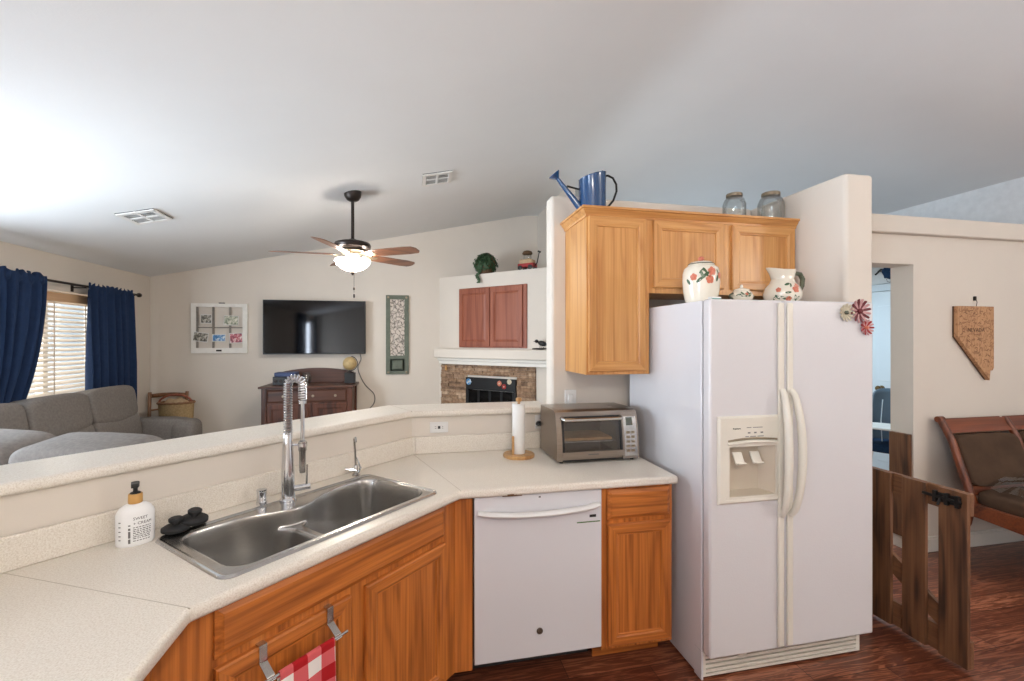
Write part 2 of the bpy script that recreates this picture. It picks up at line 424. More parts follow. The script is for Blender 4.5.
def root_inv(o):                            # vertices are given in world space; parts sit at their thing's origin
    while o.parent: o = o.parent
    return Matrix.LocRotScale(o.location, o.rotation_euler, None).inverted()
def thing(name, label, cat, loc=(0, 0, 0), rz=0.0, group=None):
    o = bpy.data.objects.new(name, None); col.objects.link(o)
    o.empty_display_size = 0.1
    o.location = loc; o.rotation_euler = (0, 0, rz); o['label'] = label; o['category'] = cat
    if group: o['group'] = group
    return o
def tag(o, label, cat, group=None):
    o['label'] = label; o['category'] = cat
    if group: o['group'] = group
    return o
def struct(name, b, mat, **kw):
    o = b.build(name, mat, **kw); o['kind'] = 'structure'; return o
def dup(root, loc=None, rz=None, label=None):
    r = root.copy(); col.objects.link(r)
    if loc is not None: r.location = loc
    if rz is not None: r.rotation_euler = (0, 0, rz)
    if label: r['label'] = label
    for ch in list(root.children):
        c = ch.copy(); col.objects.link(c); c.parent = r
        for g in list(ch.children):
            d = g.copy(); col.objects.link(d); d.parent = c
    return r
R = Matrix.Rotation
def TR(x, y, z): return Matrix.Translation((x, y, z))
RX = lambda a: R(radians(a), 4, 'X'); RY = lambda a: R(radians(a), 4, 'Y'); RZ = lambda a: R(radians(a), 4, 'Z')
D45 = RZ(45)                               # local x runs along the slanted counter, local y away from the camera
D135 = RZ(-45)
def text(body, size, mat, parent, T, ext=0.0004, name='lettering', align='LEFT', label=None, sx=1.0):
    cu = bpy.data.curves.new('t', 'FONT'); cu.body = body; cu.size = size; cu.extrude = ext; cu.align_x = align; cu.resolution_u = 2
    o = bpy.data.objects.new('t', cu); col.objects.link(o)
    dg = bpy.context.evaluated_depsgraph_get(); dg.update()
    me = bpy.data.meshes.new_from_object(o.evaluated_get(dg))
    b = B(); b.v = [T @ Vector((v.co.x * sx, v.co.y, v.co.z)) for v in me.vertices]; b.f = [tuple(p.vertices) for p in me.polygons]; b.mi = [0] * len(b.f)
    bpy.data.objects.remove(o); bpy.data.curves.remove(cu); bpy.data.meshes.remove(me)
    r = b.build(name, mat, parent, smooth=False, weld=False)
    if label: r['label'] = label
    return r
FRONT = RX(90)                              # text lying in XY stood up to face -Y

# ================================================================== THE ROOM
XL, XR, YB, YT = -3.10, 5.20, -2.80, 6.22
XC, ZC = 1.60, 3.334                        # ridge of the vault
def zc(x): return 2.32 + 0.2157 * (x - XL) if x < XC else ZC - 0.0953 * (x - XC)
b = B(); b.box(XL - .3, XR + .3, YB - .3, YT + .3, -.1, 0); struct('floor', b, M['floor'])
b = B(); b.prism([(XL, 2.0), (-1.50, 2.0), (-.35, 3.1), (1.6, 3.1), (1.6, YT), (XL, YT)], 0, .003); struct('added_bounce_carpet', b, M['bounce_carpet'])  # unseen pale cover, added to bounce light onto the living-room walls
b = B()
RW = .20                                    # the ridge is softly rounded
def zs(x):
    if abs(x - XC) > RW: return zc(x)
    t = (x - (XC - RW)) / (2 * RW); a_, c_ = zc(XC - RW), zc(XC + RW)
    return a_ * (1 - t) ** 2 + 2 * ZC * t * (1 - t) + c_ * t * t
xs_ = [XL - .35] + [XC - RW + 2 * RW * i / 16 for i in range(17)] + [XR + .3]
prof = [(x, zs(x)) for x in xs_] + [(x, zs(x) + .15) for x in xs_[::-1]]
b.prism([(p[0], p[1]) for p in prof], -(YT + .3), -(YB - .3), T=RX(90))
struct('ceiling', b, M['ceiling'], angle=20)
def wall_x(name, x0, x1, y0, y1, z0, holes, mat):   # wall along Y with openings (ya,yb,za,zb), top follows the ceiling
    b = B(); zt = zc((x0 + x1) / 2) + 0.02
    ys = sorted({y0, y1} | {h[0] for h in holes} | {h[1] for h in holes})
    for a, c in zip(ys, ys[1:]):
        hs = [h for h in holes if h[0] <= a + 1e-6 and h[1] >= c - 1e-6]
        if not hs: b.box(x0, x1, a, c, z0, zt)
        else:
            b.box(x0, x1, a, c, z0, hs[0][2]); b.box(x0, x1, a, c, hs[0][3], zt)
    return struct(name, b, mat, smooth=False)
WIN = (4.12, 5.38, 0.92, 2.00); SLD = (-2.65, -1.45, 0.03, 2.12); SDW = (2.05, 3.45, .55, 2.08)  # SDW is an unseen opening added to light the living room
wall_x('wall_left', XL - .16, XL, YB, YT, 0, [WIN, SDW, SLD], M['wall'])
wall_x('wall_right', XR, XR + .12, YB, YT, 0, [], M['knock'])
def wall_y(name, x0, x1, y0, y1, holes, mat):
    b = B()
    xs = sorted({x0, x1, XC} | {h[0] for h in holes} | {h[1] for h in holes}); xs = [x for x in xs if x0 <= x <= x1]
    for a, c in zip(xs, xs[1:]):
        hs = [h for h in holes if h[0] <= a + 1e-6 and h[1] >= c - 1e-6]
        def seg(za, top):
            zl = (zc(a) + .02, zc(c) + .02) if top is None else (top, top)
            b.prism([(a, za), (c, za), (c, zl[1]), (a, zl[0])], -y1, -y0, T=RX(90))
        if not hs: seg(0, None)
        else:
            if hs[0][2] > 0: seg(0, hs[0][2])
            seg(hs[0][3], None)
    return struct(name, b, mat, smooth=False)
CLW = (2.6, 4.6, 2.50, 2.92)  # unseen high opening, added to light the wall beyond the ledge
wall_y('wall_far', XL - .16, XR + .12, YT, YT + .12, [CLW], M['wall'])
wall_y('wall_back', XL - .16, XR + .12, YB - .16, YB, [], M['wall'])
# living-room right wall stub beside the chimney breast
b = B(); b.prism([(4.95, 0), (YT, 0), (YT, ZC - .005), (4.95, ZC - .005)], 1.69, 1.79, T=Matrix(((0, 0, 1, 0), (1, 0, 0, 0), (0, 1, 0, 0), (0, 0, 0, 1))))
struct('wall_chimney_side', b, M['wall'], smooth=False)
# kitchen wall behind the upper cabinets, fridge alcove wall, dining wall with doorway, plant ledge
b = B(); b.box(.808, 2.215, 2.655, 2.775, 0, 2.445); struct('wall_kitchen', b, M['wall'], bevel=.02, seg=3)
b = B(); b.box(2.215, 2.395, 1.975, 2.775, 0, 2.445); struct('wall_alcove', b, M['wall'], bevel=.02, seg=3)
b = B(); y0, y1 = 2.655, 2.82; DX0, DX1, DZ = 2.70, 3.578, 2.118
b.box(2.395, DX0, y0, y1, 0, DZ).box(DX1, XR, y0, y1, 0, DZ).box(2.395, XR, y0, y1, DZ, 2.33)
struct('wall_dining', b, M['wall'], smooth=False)
b = B(); b.box(2.396, XR, 2.60, 2.90, 2.33, 2.455); struct('trim_ledge', b, M['wall'], bevel=.008)
# laundry room behind the doorway, with a flat lid that makes the plant shelf
b = B(); b.box(2.395, XR, 2.90, 5.0, 2.40, 2.455); struct('ceiling_laundry', b, M['ceiling'])
b = B(); b.box(2.395, XR, 4.92, 5.0, 0, 2.40); struct('wall_laundry_back', b, M['wall'])
b = B(); b.box(2.395, 2.475, 2.82, 4.92, 0, 2.40); struct('wall_laundry_side', b, M['wall'])
# knee wall under the raised bar: right run, slanted run, left run
b = B()
F = 2.675   # slanted face Y - X
b.prism([(.80, 2.655), (-.02, 2.655), (-1.145, F - 1.145), (-1.145, -1.3), (-1.265, -1.3), (-1.265, F - 1.265 + .17), (-.07, 2.775), (.80, 2.775)], 0, 1.125)
struct('wall_knee', b, M['wall'], smooth=False)
# skirting
def base_trim(name, x0, x1, y0, y1):
    b = B(); b.box(x0, x1, y0, y1, 0, .095).box(x0 - .0 if x1 - x0 > .1 else x0, x1, y0 if y1 - y0 > .1 else y0 + .004, y1, .095, .112)
    struct(name, b, M['trim'], bevel=.003)
base_trim('baseboard_dining', DX1 + .002, XR, 2.638, 2.655)
base_trim('baseboard_far', XL, .3, YT - .017, YT)
# chimney breast across the corner
FD = 6.54
b = B(); b.prism([(FD - YT, YT), (1.69, FD - 1.69), (1.69, YT)], 0, 2.405); struct('wall_chimney', b, M['wall'], smooth=False)

# windows
def window(name, x, y0, y1, z0, z1, axis='x', out=-1, nx=2):
    o_f = B(); t = .05
    def P(u0, u1, w0, w1, d0, d1, bb):
        if axis == 'x': bb.box(min(d0, d1), max(d0, d1), u0, u1, w0, w1)
        else: bb.box(u0, u1, min(d0, d1), max(d0, d1), w0, w1)
    d0, d1 = x + out * .07, x + out * .13
    P(y0, y0 + t, z0, z1, d0, d1, o_f); P(y1 - t, y1, z0, z1, d0, d1, o_f); P(y0, y1, z0, z0 + t, d0, d1, o_f); P(y0, y1, z1 - t, z1, d0, d1, o_f)
    for i in range(1, nx):
        u = y0 + (y1 - y0) * i / nx; P(u - .025, u + .025, z0 + t, z1 - t, d0, d1, o_f)
    f = struct(name, o_f, M['trim'], origin=((x, (y0 + y1) / 2, z0) if axis == 'x' else ((y0 + y1) / 2, x, z0)))
    p = B(); dm = x + out * .10; P(y0 + t, y1 - t, z0 + t, z1 - t, dm - .002, dm + .002, p); p.build('window_pane', M['pane'], f)
    s = B(); P(y0 - .0, y1 + .0, z0 - .025, z0, x + out * .155, x - out * .025, s)
    return f
window('window_1', XL, *WIN)
window('window_added_side', XL, *SDW)  # out of view, added to let fill light into the living room
window('window_added_high', YT, *CLW, axis='y', out=1, nx=2)  # hidden from the camera, added to light the wall past the ledge
window('door_2', XL, *SLD, nx=2)

# unseen globe lamp added behind the camera to brighten ceiling and kitchen
kp = thing('added_fill_globe', 'white globe lamp added out of view to brighten the kitchen ceiling', 'lamp', (.25, -.75, zc(.25)))
b = B(); b.lathe([(.06, 0), (.06, -.02), (.012, -.03), (.012, -.06), (0, -.06)], (.25, -.75, zc(.25))); b.tube([(.25, -.75, zc(.25) - .03), (.25, -.75, 2.46)], .008, 8); b.build('stem', M['bronze'], kp)
b = B(); b.sell((.25, -.75, 2.32), (.15, .15, .15), 1, 1, 28, 18); b.build('globe_shade', M['globe_fill'], kp)

dp_ = dup(kp, (4.1, -.35, zc(4.1)), label='white globe lamp added out of view as fill light over the dining area')  # second added globe, fills the dining side

# ================================================================== WORKTOP, BAR, SINK
def W(s, q, z=0.0): return ((s - q) / sqrt(2), (s + q) / sqrt(2), z)     # slanted-counter frame to world
def soft_top(pts, z0, z1, hole=None):          # slab with optional hole
    bm = bmesh.new()
    def loop(ps, z): return [bm.verts.new((p[0], p[1], z)) for p in ps]
    T_, Bt = loop(pts, z1), loop(pts, z0)
    loops = [(T_, Bt)]
    if hole: loops.append((loop(hole, z1), loop(hole, z0)))
    for lay in (0, 1):
        ed = []
        for l in loops:
            vs_ = l[lay]; ed += [bm.edges.new((vs_[i], vs_[(i + 1) % len(vs_)])) for i in range(len(vs_))]
        bmesh.ops.triangle_fill(bm, edges=ed, use_beauty=True)
    for l in loops:
        n = len(l[0])
        for i in range(n): bm.faces.new((l[0][i], l[0][(i + 1) % n], l[1][(i + 1) % n], l[1][i]))
    bmesh.ops.recalc_face_normals(bm, faces=bm.faces)
    b = B(); b.v = [v.co.copy() for v in bm.verts]; bm.verts.index_update()
    b.f = [tuple(v.index for v in f.verts) for f in bm.faces]; b.mi = [0] * len(b.f); bm.free()
    return b
ZT = .914
ct = thing('countertop', 'cream speckled laminate worktop that runs round the sink to the fridge', 'countertop', (.2, 1.96, .875))
hole = [W(.622, 1.325)[:2], W(1.448, 1.325)[:2], W(1.448, 1.762)[:2], W(.622, 1.762)[:2]]
pts = [(-.53, -1.25), (-.53, 1.235), (.19, 1.955), (1.228, 1.955), (1.228, 2.652), (-.022, 2.652), (-1.143, F - 1.148), (-1.143, -1.25)]
o = soft_top(pts, .876, ZT, hole).build('worktop', M['laminate'], ct, bevel=.011, seg=3, angle=50)
b = B(); b.box(0.0, 1.225, 2.634, 2.652, ZT, 1.012); b.build('backsplash', M['laminate'], ct, bevel=.004)
b = B(); b.prism([(-.024, 2.650), (-1.143, F - 1.147), (-1.125, F - 1.155), (-.012, 2.634), (0, 2.634), (0, 2.65)], ZT, 1.012); b.build('backsplash', M['laminate'], ct, bevel=.004)
b = B(); b.box(-1.143, -1.125, -1.25, F - 1.157, ZT, 1.012); b.build('backsplash', M['laminate'], ct, bevel=.004)
def strip(a, c, w, z0, z1, bb):
    d = Vector((c[0] - a[0], c[1] - a[1], 0)).normalized(); n_ = Vector((-d.y, d.x, 0)) * w / 2
    bb.prism([(a[0] + n_.x, a[1] + n_.y), (c[0] + n_.x, c[1] + n_.y), (c[0] - n_.x, c[1] - n_.y), (a[0] - n_.x, a[1] - n_.y)], z0, z1)
b = B(); strip((-.532, 1.236), (-1.12, 1.53), .0022, .905, ZT + .0004, b); b.build('mitre_seam', M['seam'], ct, smooth=False)
b = B(); strip((.192, 1.957), (-.008, 2.63), .0022, .905, ZT + .0004, b); b.build('mitre_seam', M['seam'], ct, smooth=False)
b = B(); b.box(.395, .425, 1.9515, 1.957, .8775, .885).box(.372, .462, 1.952, 1.9565, .8757, .880).box(.42, .44, 1.9515, 1.957, .8765, .8815)
b.build('chipped_edge', M['chip'], ct, bevel=.002)['label'] = 'chipped brown patch on the front edge'
# raised bar top
bt = thing('bar_top', 'long cream laminate bar ledge raised on the knee wall behind the sink', 'bar top', (-.1, 2.7, 1.125))
FB, BB = 2.640, 3.055
pts = [(.803, 2.62), (2.62 - FB, 2.62), (-1.165, FB - 1.165), (-1.165, -1.3), (-1.46, -1.3), (-1.46, BB - 1.46), (2.90 - BB, 2.90), (.803, 2.90)]
soft_top(pts, 1.125, 1.162).build('ledge', M['laminate'], bt, bevel=.012, seg=3, angle=50)
b = B(); strip((-.019, 2.622), (-.154, 2.898), .002, 1.15, 1.1624, b); b.build('mitre_seam', M['seam'], bt, smooth=False)

# sink
SKO = W(1.035, 1.54, ZT)
sk = thing('kitchen_sink', 'double-bowl brushed stainless steel sink set in the slanted counter', 'sink', SKO, radians(45))
S0, S1, Q0, Q1 = .597, 1.458, 1.308, 1.776
def rr_sd(x, y, x0, x1, y0, y1, r):     # + inside
    dx = max(x0 + r - x, x - (x1 - r), 0); dy = max(y0 + r - y, y - (y1 - r), 0)
    if dx > 0 and dy > 0: return r - sqrt(dx * dx + dy * dy)
    return min(x - x0, x1 - x, y - y0, y1 - y)
def qback(s): return 1.733 - .088 * math.exp(-((s - 1.03) / .13) ** 2)
def sst(x): x = min(1, max(0, x)); return x * x * (3 - 2 * x)
def bowl_h(s, q):
    k = (qback(s) - 1.345) / (1.733 - 1.345); q2 = 1.345 + (q - 1.345) / k
    dU = rr_sd(s, q2, .643, 1.428, 1.345, 1.733, .07)
    d1 = rr_sd(s, q2, .643, .990, 1.345, 1.733, .07); d2 = rr_sd(s, q2, 1.012, 1.428, 1.345, 1.733, .07)
    e = rr_sd(s, q, S0, S1, Q0, Q1, .04)
    z = .008 * sst((e) / .006) - .0055 * sst((e - .011) / .006)
    z -= .060 * sst(dU / .013) 
    z -= .135 * sst((max(d1, d2) - .003) / .028) + .010 * sst((max(d1, d2) - .04) / .12)
    return z
def q_of(s, v):
    va, vb = .10, .88
    if v < va: return Q0 + (1.345 - Q0) * v / va
    if v > vb: return qback(s) + (Q1 - qback(s)) * (v - vb) / (1 - vb)
    t = (v - va) / (vb - va); t -= .09 * sin(2 * pi * t)      # finer rows close to the bowl walls
    return 1.345 + (qback(s) - 1.345) * t
b = B(); nu, nv = 200, 150
def sk_pt(u, v):
    s_ = S0 + (S1 - S0) * u; q = q_of(s_, v); r_ = .040
    cx_ = min(max(s_, S0 + r_), S1 - r_); cy_ = min(max(q, Q0 + r_), Q1 - r_); d_ = sqrt((s_ - cx_) ** 2 + (q - cy_) ** 2)
    if d_ > r_: s_, q = cx_ + (s_ - cx_) * r_ / d_, cy_ + (q - cy_) * r_ / d_      # rounded rim corners
    return W(s_, q, ZT + .0005 + bowl_h(s_, q))
b.grid(sk_pt, nu, nv)
b.build('basin', M['steel'], sk, angle=70)
for s_, q_ in ((.815, 1.55), (1.225, 1.55)):
    b = B(); b.lathe([(0, .004), (.022, .003), (.028, .006), (.042, .006), (.044, 0)], W(s_, q_, ZT + .0005 + bowl_h(s_, q_))); b.build('drain', M['steel_plain'], sk)

# faucet
fx, fy = W(1.044, 1.752)[:2]
fa = thing('kitchen_faucet', 'tall chrome spring-neck faucet standing behind the sink divider', 'faucet', (fx, fy, ZT + .005))
zb = ZT + .0035
b = B(); b.lathe([(.031, 0), (.031, .006), (.026, .012), (.0245, .10), (.021, .20), (.0175, .258), (.0165, .262), (.0165, .272), (.012, .276), (0, .276)], (fx, fy, zb)); b.build('column', M['chrome'], fa)
dv = Vector((.95, -.10, 0)).normalized(); RAD = .028
def arc_path(z_base, z_arc, down):
    p = [(fx, fy, z_base), (fx, fy, z_arc)]
    for i in range(1, 17):
        a = pi * i / 16; c = RAD * (1 - cos(a)); p.append((fx + dv.x * c, fy + dv.y * c, z_arc + RAD * .95 * sin(a)))
    p.append((fx + dv.x * 2 * RAD, fy + dv.y * 2 * RAD, z_arc - down))
    return p
path = arc_path(1.185, 1.382, .06)
b = B(); b.tube(path, .0100, 10); b.build('hose', M['steel_dark'], fa)
# coil round the hose
def resample(p, n):
    p = [Vector(q) for q in p]; L = [0]
    for i in range(1, len(p)): L.append(L[-1] + (p[i] - p[i - 1]).length)
    out = []
    for k in range(n + 1):
        t = L[-1] * k / n; i = 0
        while i < len(L) - 2 and L[i + 1] < t: i += 1
        out.append(p[i].lerp(p[i + 1], (t - L[i]) / (L[i + 1] - L[i])))
    return out
N = 34 * 9; rs = resample(path, N); coil = []
side = dv.cross(Vector((0, 0, 1)))
for i, p in enumerate(rs):
    t = (rs[min(i + 1, N)] - rs[max(i - 1, 0)]).normalized(); u = t.cross(side).normalized(); a = 2 * pi * i / 9
    coil.append(p + (side * cos(a) + u * sin(a)) * .0138)
b = B(); b.tube(coil, .0040, 6); b.build('spring', M['spring'], fa)
nx_, ny_ = fx + dv.x * 2 * RAD, fy + dv.y * 2 * RAD
b = B(); b.lathe([(.015, 0), (.015, .012), (.011, .014), (0, .014)], (nx_, ny_, 1.306)); b.tube([(nx_, ny_, 1.31), (nx_, ny_, 1.15)], .0075, 10); b.build('spout_tube', M['chrome'], fa)
b = B(); b.lathe([(0, 0), (.011, 0), (.0125, .03), (.013, .085), (.0155, .09), (.0155, .125), (.009, .13), (0, .13)], (nx_, ny_, 1.028)); b.build('spray_head', M['steel_plain'], fa)
b = B(); b.tube([(fx, fy, 1.14), (nx_, ny_, 1.14)], .004, 8).lathe([(.018, 0), (.018, .012), (.0165, .012), (.0165, 0), (.018, 0)], (nx_, ny_, 1.134)); b.build('holder_arm', M['chrome'], fa)
hd = Vector((.86, .30, 0)).normalized()
hp = Vector((fx, fy, .962))
b = B(); b.tube([hp + hd * .02, hp + hd * .082], .0125, 14); h_ = b.build('handle', M['chrome'], fa)
b = B(); b.tube([hp + hd * .068, hp + hd * .071 + Vector((0, 0, .09))], [.0045, .0036], 8); b.build('lever', M['steel_plain'], h_)
# air gap cap
gx, gy = W(.968, 1.748)[:2]
gx, gy = -.590, 1.952
o = B(); o.lathe([(.020, 0), (.020, .012), (.017, .014), (.017, .05), (.0185, .052), (.0185, .058), (0, .060)], (gx, gy, zb)); o = o.build('air_gap_cap', M['chrome'], origin=(gx, gy, zb)); tag(o, 'short chrome cylindrical cap on the sink deck left of the faucet', 'sink cap')
# filtered-water tap
wx, wy = -.277, 2.275
ft = thing('filter_tap', 'slim steel filtered-water tap at the right end of the sink', 'tap', (wx, wy, zb))
b = B(); b.lathe([(.018, 0), (.018, .006), (.010, .012), (.009, .045), (.007, .05), (0, .05)], (wx, wy, zb)); b.tube([(wx, wy, zb + .04), (wx - .003, wy - .005, zb + .12), (wx - .006, wy - .012, zb + .178), (wx + .002, wy - .035, zb + .186), (wx + .006, wy - .05, zb + .17)], .0052, 10); b.build('spout', M['steel_plain'], ft)
b = B(); b.tube([(wx + .008, wy, zb + .008), (wx + .022, wy + .002, zb + .035), (wx + .004, wy, zb + .085)], [.006, .005, .003], 8); b.build('brace', M['steel_plain'], ft)
b = B(); b.tube([(wx, wy, zb + .026), (wx - .030, wy - .004, zb + .030), (wx - .048, wy - .006, zb + .034)], [.010, .009, .008], 10); b.build('lever', M['chrome'], ft)
# two rubber stoppers on the sink rim
def stopper(x, y, z, tx, ty, label, r):
    t = thing('sink_stopper', label, 'sink stopper', (x, y, z), 0, None)
    T = TR(x, y, z) @ RX(tx) @ RY(ty)
    b = B(T); b.lathe([(r * .8, 0), (r, .005), (r, .014), (r * .78, .020), (.02, .023), (0, .023)]); b.build('disc', M['black_rubber'], t)
    b = B(T); b.lathe([(.011, .020), (.011, .030), (.020, .033), (.021, .042), (.016, .046), (0, .046)]); b.build('knob', M['black_rubber'], t)
    return t
stopper(-.786, 1.728, zb + .004, 0, 0, 'black rubber sink stopper lying flat on the left corner of the sink', .041)
stopper(-.748, 1.764, zb + .017, 5, 8, 'black rubber sink stopper leaning on top of the other stopper', .042)

# soap bottle
sb = thing('soap_bottle', 'white oval hand-soap bottle with tan collar and black pump by the backsplash', 'soap bottle', (-.872, 1.667, ZT), radians(28))
T = TR(-.872, 1.667, ZT) @ RZ(28)
b = B(T); b.lathe([(.044, 0), (.048, .004), (.049, .01), (.049, .098), (.046, .108), (.038, .120), (.026, .128), (.016, .131), (.016, .136), (0, .136)], n=40, sx=1.0, sy=.62); b.build('body', M['bottle'], sb)
b = B(T); b.lathe([(.0175, .130), (.0185, .132), (.0185, .158), (.0175, .160), (0, .160)]); b.build('collar', M['amber_plastic'], sb)
b = B(T); b.lathe([(.015, .159), (.013, .164), (.006, .166), (.006, .178), (.010, .179), (.011, .196), (0, .198)]).box(-.011, .008, -.030, .010, .183, .196); b.build('pump', M['black_plastic'], sb, bevel=.003)
def wrap_text(body, size, u, z, rot=0, mat='dark_print'):        # lettering laid on the oval body
    cu = bpy.data.curves.new('t', 'FONT'); cu.body = body; cu.size = size; cu.resolution_u = 2
    o = bpy.data.objects.new('t', cu); col.objects.link(o); dg = bpy.context.evaluated_depsgraph_get()
    me = bpy.data.meshes.new_from_object(o.evaluated_get(dg)); b = B(T)
    vs_ = []
    for v in me.vertices:
        x, y = (v.co.x, v.co.y) if not rot else (-v.co.y, v.co.x)
        a = -pi / 2 + (u + x) / .050
        vs_.append((.0497 * cos(a), .0308 * sin(a) - .0002, z + y))
    b.add(vs_, [tuple(p.vertices) for p in me.polygons])
    bpy.data.objects.remove(o); bpy.data.curves.remove(cu)
    b.build('lettering', M[mat], sb, smooth=False, weld=False)
wrap_text('SWEET', .0125, -.006, .083); wrap_text('+ CREAM', .0125, -.006, .068)
def wrap_bar(u0, u1, z0, z1, mat):                             # print too small to read in the photograph: plain dashes
    b = B(T); n = 6
    b.grid(lambda u, v: (.0497 * cos(-pi / 2 + (u0 + (u1 - u0) * u) / .050), .0308 * sin(-pi / 2 + (u0 + (u1 - u0) * u) / .050) - .0002, z0 + (z1 - z0) * v), n, 1)
    return b
bb_ = B(); rng = random.Random(3)
for z_ in (.0585, .052, .0465, .041, .0355, .030, .0245, .017):
    u = -.006
    while u < .040:
        w_ = rng.uniform(.003, .009); q_ = wrap_bar(u, min(u + w_, .043), z_, z_ + .0026, None); bb_.add(q_.v, q_.f); u += w_ + .0022
for z_ in (.078, .064, .050, .036, .024):
    q_ = wrap_bar(-.048, -.040, z_, z_ + .003, None); bb_.add(q_.v, q_.f)
bb_.build('fine_print', M['grey_print'], sb, smooth=False)
bb_ = B()
for z0_, z1_ in ((.012, .026), (.029, .050), (.053, .060), (.066, .070)):
    q_ = wrap_bar(-.0185, -.0125, z0_, z1_, None); bb_.add(q_.v, q_.f)
bb_.build('fine_print', M['grey_print'], sb, smooth=False)

# paper towel holder + roll
px_, py_ = .565, 2.475
ph = thing('paper_towel_holder', 'light wooden paper towel stand with round base beside the toaster oven', 'paper towel holder', (px_, py_, ZT))
b = B(); b.lathe([(.086, 0), (.088, .004), (.088, .013), (.083, .018), (0, .018)], (px_, py_, ZT), n=40); b.build('base', M['pine'], ph)
b = B(); b.lathe([(.008, .018), (.008, .300), (.006, .302), (.016, .308), (.017, .322), (.011, .328), (0, .329)], (px_, py_, ZT)); b.build('dowel', M['pine'], ph)
b = B(); b.tube([(px_ - .040, py_ - .032, ZT + .016), (px_ - .040, py_ - .032, ZT + .12)], .007, 10); b.build('tension_rod', M['pine'], ph)
b = B(); b.lathe([(.018, .0), (.034, .0), (.035, .003), (.035, .273), (.034, .276), (.018, .276), (.018, 0)], (px_, py_, ZT + .0185), n=32)
b.grid(lambda u, v: (px_ + (.0358 + .0012 * u) * cos(2.2 + 2.6 * u), py_ + (.0358 + .0012 * u) * sin(2.2 + 2.6 * u), ZT + .1 + .194 * v), 14, 1)
tag(b.build('paper_towel_roll', M['paper'], origin=(px_, py_, ZT + .0185)), 'nearly used white paper towel roll on the wooden stand', 'paper towel')

# ================================================================== CABINETS
def door_panel(b, x0, x1, y, z0, z1, t=.019, fw=.052, horiz=1):      # framed flat-panel door; front faces -y (local)
    e = .005
    b.rings([(x0, x1, z0, z1, y + t), (x0, x1, z0, z1, y + e), (x0 + e, x1 - e, z0 + e, z1 - e, y),
             (x0 + fw - .012, x1 - fw + .012, z0 + fw - .012, z1 - fw + .012, y), (x0 + fw - .006, x1 - fw + .006, z0 + fw - .006, z1 - fw + .006, y + .004),
             (x0 + fw, x1 - fw, z0 + fw, z1 - fw, y + .0045), (x0 + fw + .003, x1 - fw - .003, z0 + fw + .003, z1 - fw - .003, y + .010)], horiz=horiz)
    return b
def slab(b, x0, x1, y, z0, z1, t=.019):
    b.rings([(x0, x1, z0, z1, y + t), (x0, x1, z0, z1, y + .011), (x0 + .016, x1 - .016, z0 + .016, z1 - .016, y + .002), (x0 + .018, x1 - .018, z0 + .018, z1 - .018, y)])
    return b
def carcass(b, x0, x1, yf, yb, z0, z1): b.box(x0, x1, yf, yb, z0, z1); return b

# --- sink base cabinet in the slanted frame (x=s, y=q)
QF = 1.287
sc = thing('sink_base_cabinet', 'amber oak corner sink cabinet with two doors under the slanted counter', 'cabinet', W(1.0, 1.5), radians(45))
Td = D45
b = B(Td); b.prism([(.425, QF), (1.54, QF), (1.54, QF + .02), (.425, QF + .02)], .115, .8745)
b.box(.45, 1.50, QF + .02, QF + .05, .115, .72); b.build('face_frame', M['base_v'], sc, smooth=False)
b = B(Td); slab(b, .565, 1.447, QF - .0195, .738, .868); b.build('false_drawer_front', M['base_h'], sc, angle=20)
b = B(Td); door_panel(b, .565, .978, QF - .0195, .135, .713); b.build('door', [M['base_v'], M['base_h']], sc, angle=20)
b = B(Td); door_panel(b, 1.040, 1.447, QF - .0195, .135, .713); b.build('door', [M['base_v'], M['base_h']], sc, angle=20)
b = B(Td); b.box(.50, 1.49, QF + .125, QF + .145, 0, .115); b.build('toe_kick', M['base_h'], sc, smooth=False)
# --- corner filler beside the dishwasher
YF = 1.990
cf = B(); cf.box(.168, .245, YF - .004, YF + .018, .115, .8745); tag(cf.build('corner_filler_panel', M['base_v'], origin=(.2, YF, .115), smooth=False), 'narrow amber oak filler strip between sink cabinet and dishwasher', 'panel')
b = B(); b.box(.15, .848, YF + .165, YF + .18, 0, .112); tag(b.build('toe_kick_board', M['gap'], origin=(.5, YF + .17, 0), smooth=False), 'dark recessed toe-kick board beneath the dishwasher', 'toe kick')
# --- dishwasher
dw = thing('dishwasher', 'white built-in dishwasher with curved bar handle under the counter', 'dishwasher', (.548, YF + .3, .113))
b = B(); b.box(.256, .842, YF + .03, 2.55, .116, .872); b.build('tub', M['gap'], dw)
b = B(); b.box(.252, .846, YF - .012, YF + .028, .138, .8725); b.build('door', M['white_enamel'], dw, bevel=.004)
hb = []
for i in range(17):
    u = i / 16; hb.append((.270 + .556 * u, YF - .016 - .036 * sin(pi * u) ** .6, .803 - .010 * (1 - (2 * u - 1) ** 2)))
b = B(); b.tube(hb, .019, 12, flat=.62)
hd_ = b.build('handle', M['white_plastic'], dw)
b = B(); b.lathe([(.0145, 0), (.0145, .003), (.013, .004), (0, .004)], T=TR(.548, YF - .012, .253) @ RX(90), n=32)
bd = b.build('badge', M['badge'], dw)
b = B(); T = TR(.548, YF - .0162, .253) @ RX(90)
b.tube([(.0112 * cos(a * pi / 12), .0112 * sin(a * pi / 12), 0) for a in range(25)], .0006, 4, T=T); b.build('ring', M['tin_lid'], bd)
text('GE', .0135, M['tin_lid'], bd, TR(.548, YF - .0163, .2485) @ FRONT, align='CENTER', name='lettering')
b = B(); b.box(.725, .838, YF - .0126, YF - .0115, .722, .727); b.build('energy_sticker_line', M['green_print'], dw, smooth=False)
b = B(); b.box(.786, .818, YF - .0126, YF - .0115, .745, .757); b.build('sticker_mark', M['dark_print'], dw, smooth=False)
b = B(); b.box(.543, .553, YF - .0126, YF - .0115, .853, .859); b.build('indicator_light', M['dark_print'], dw, smooth=False)
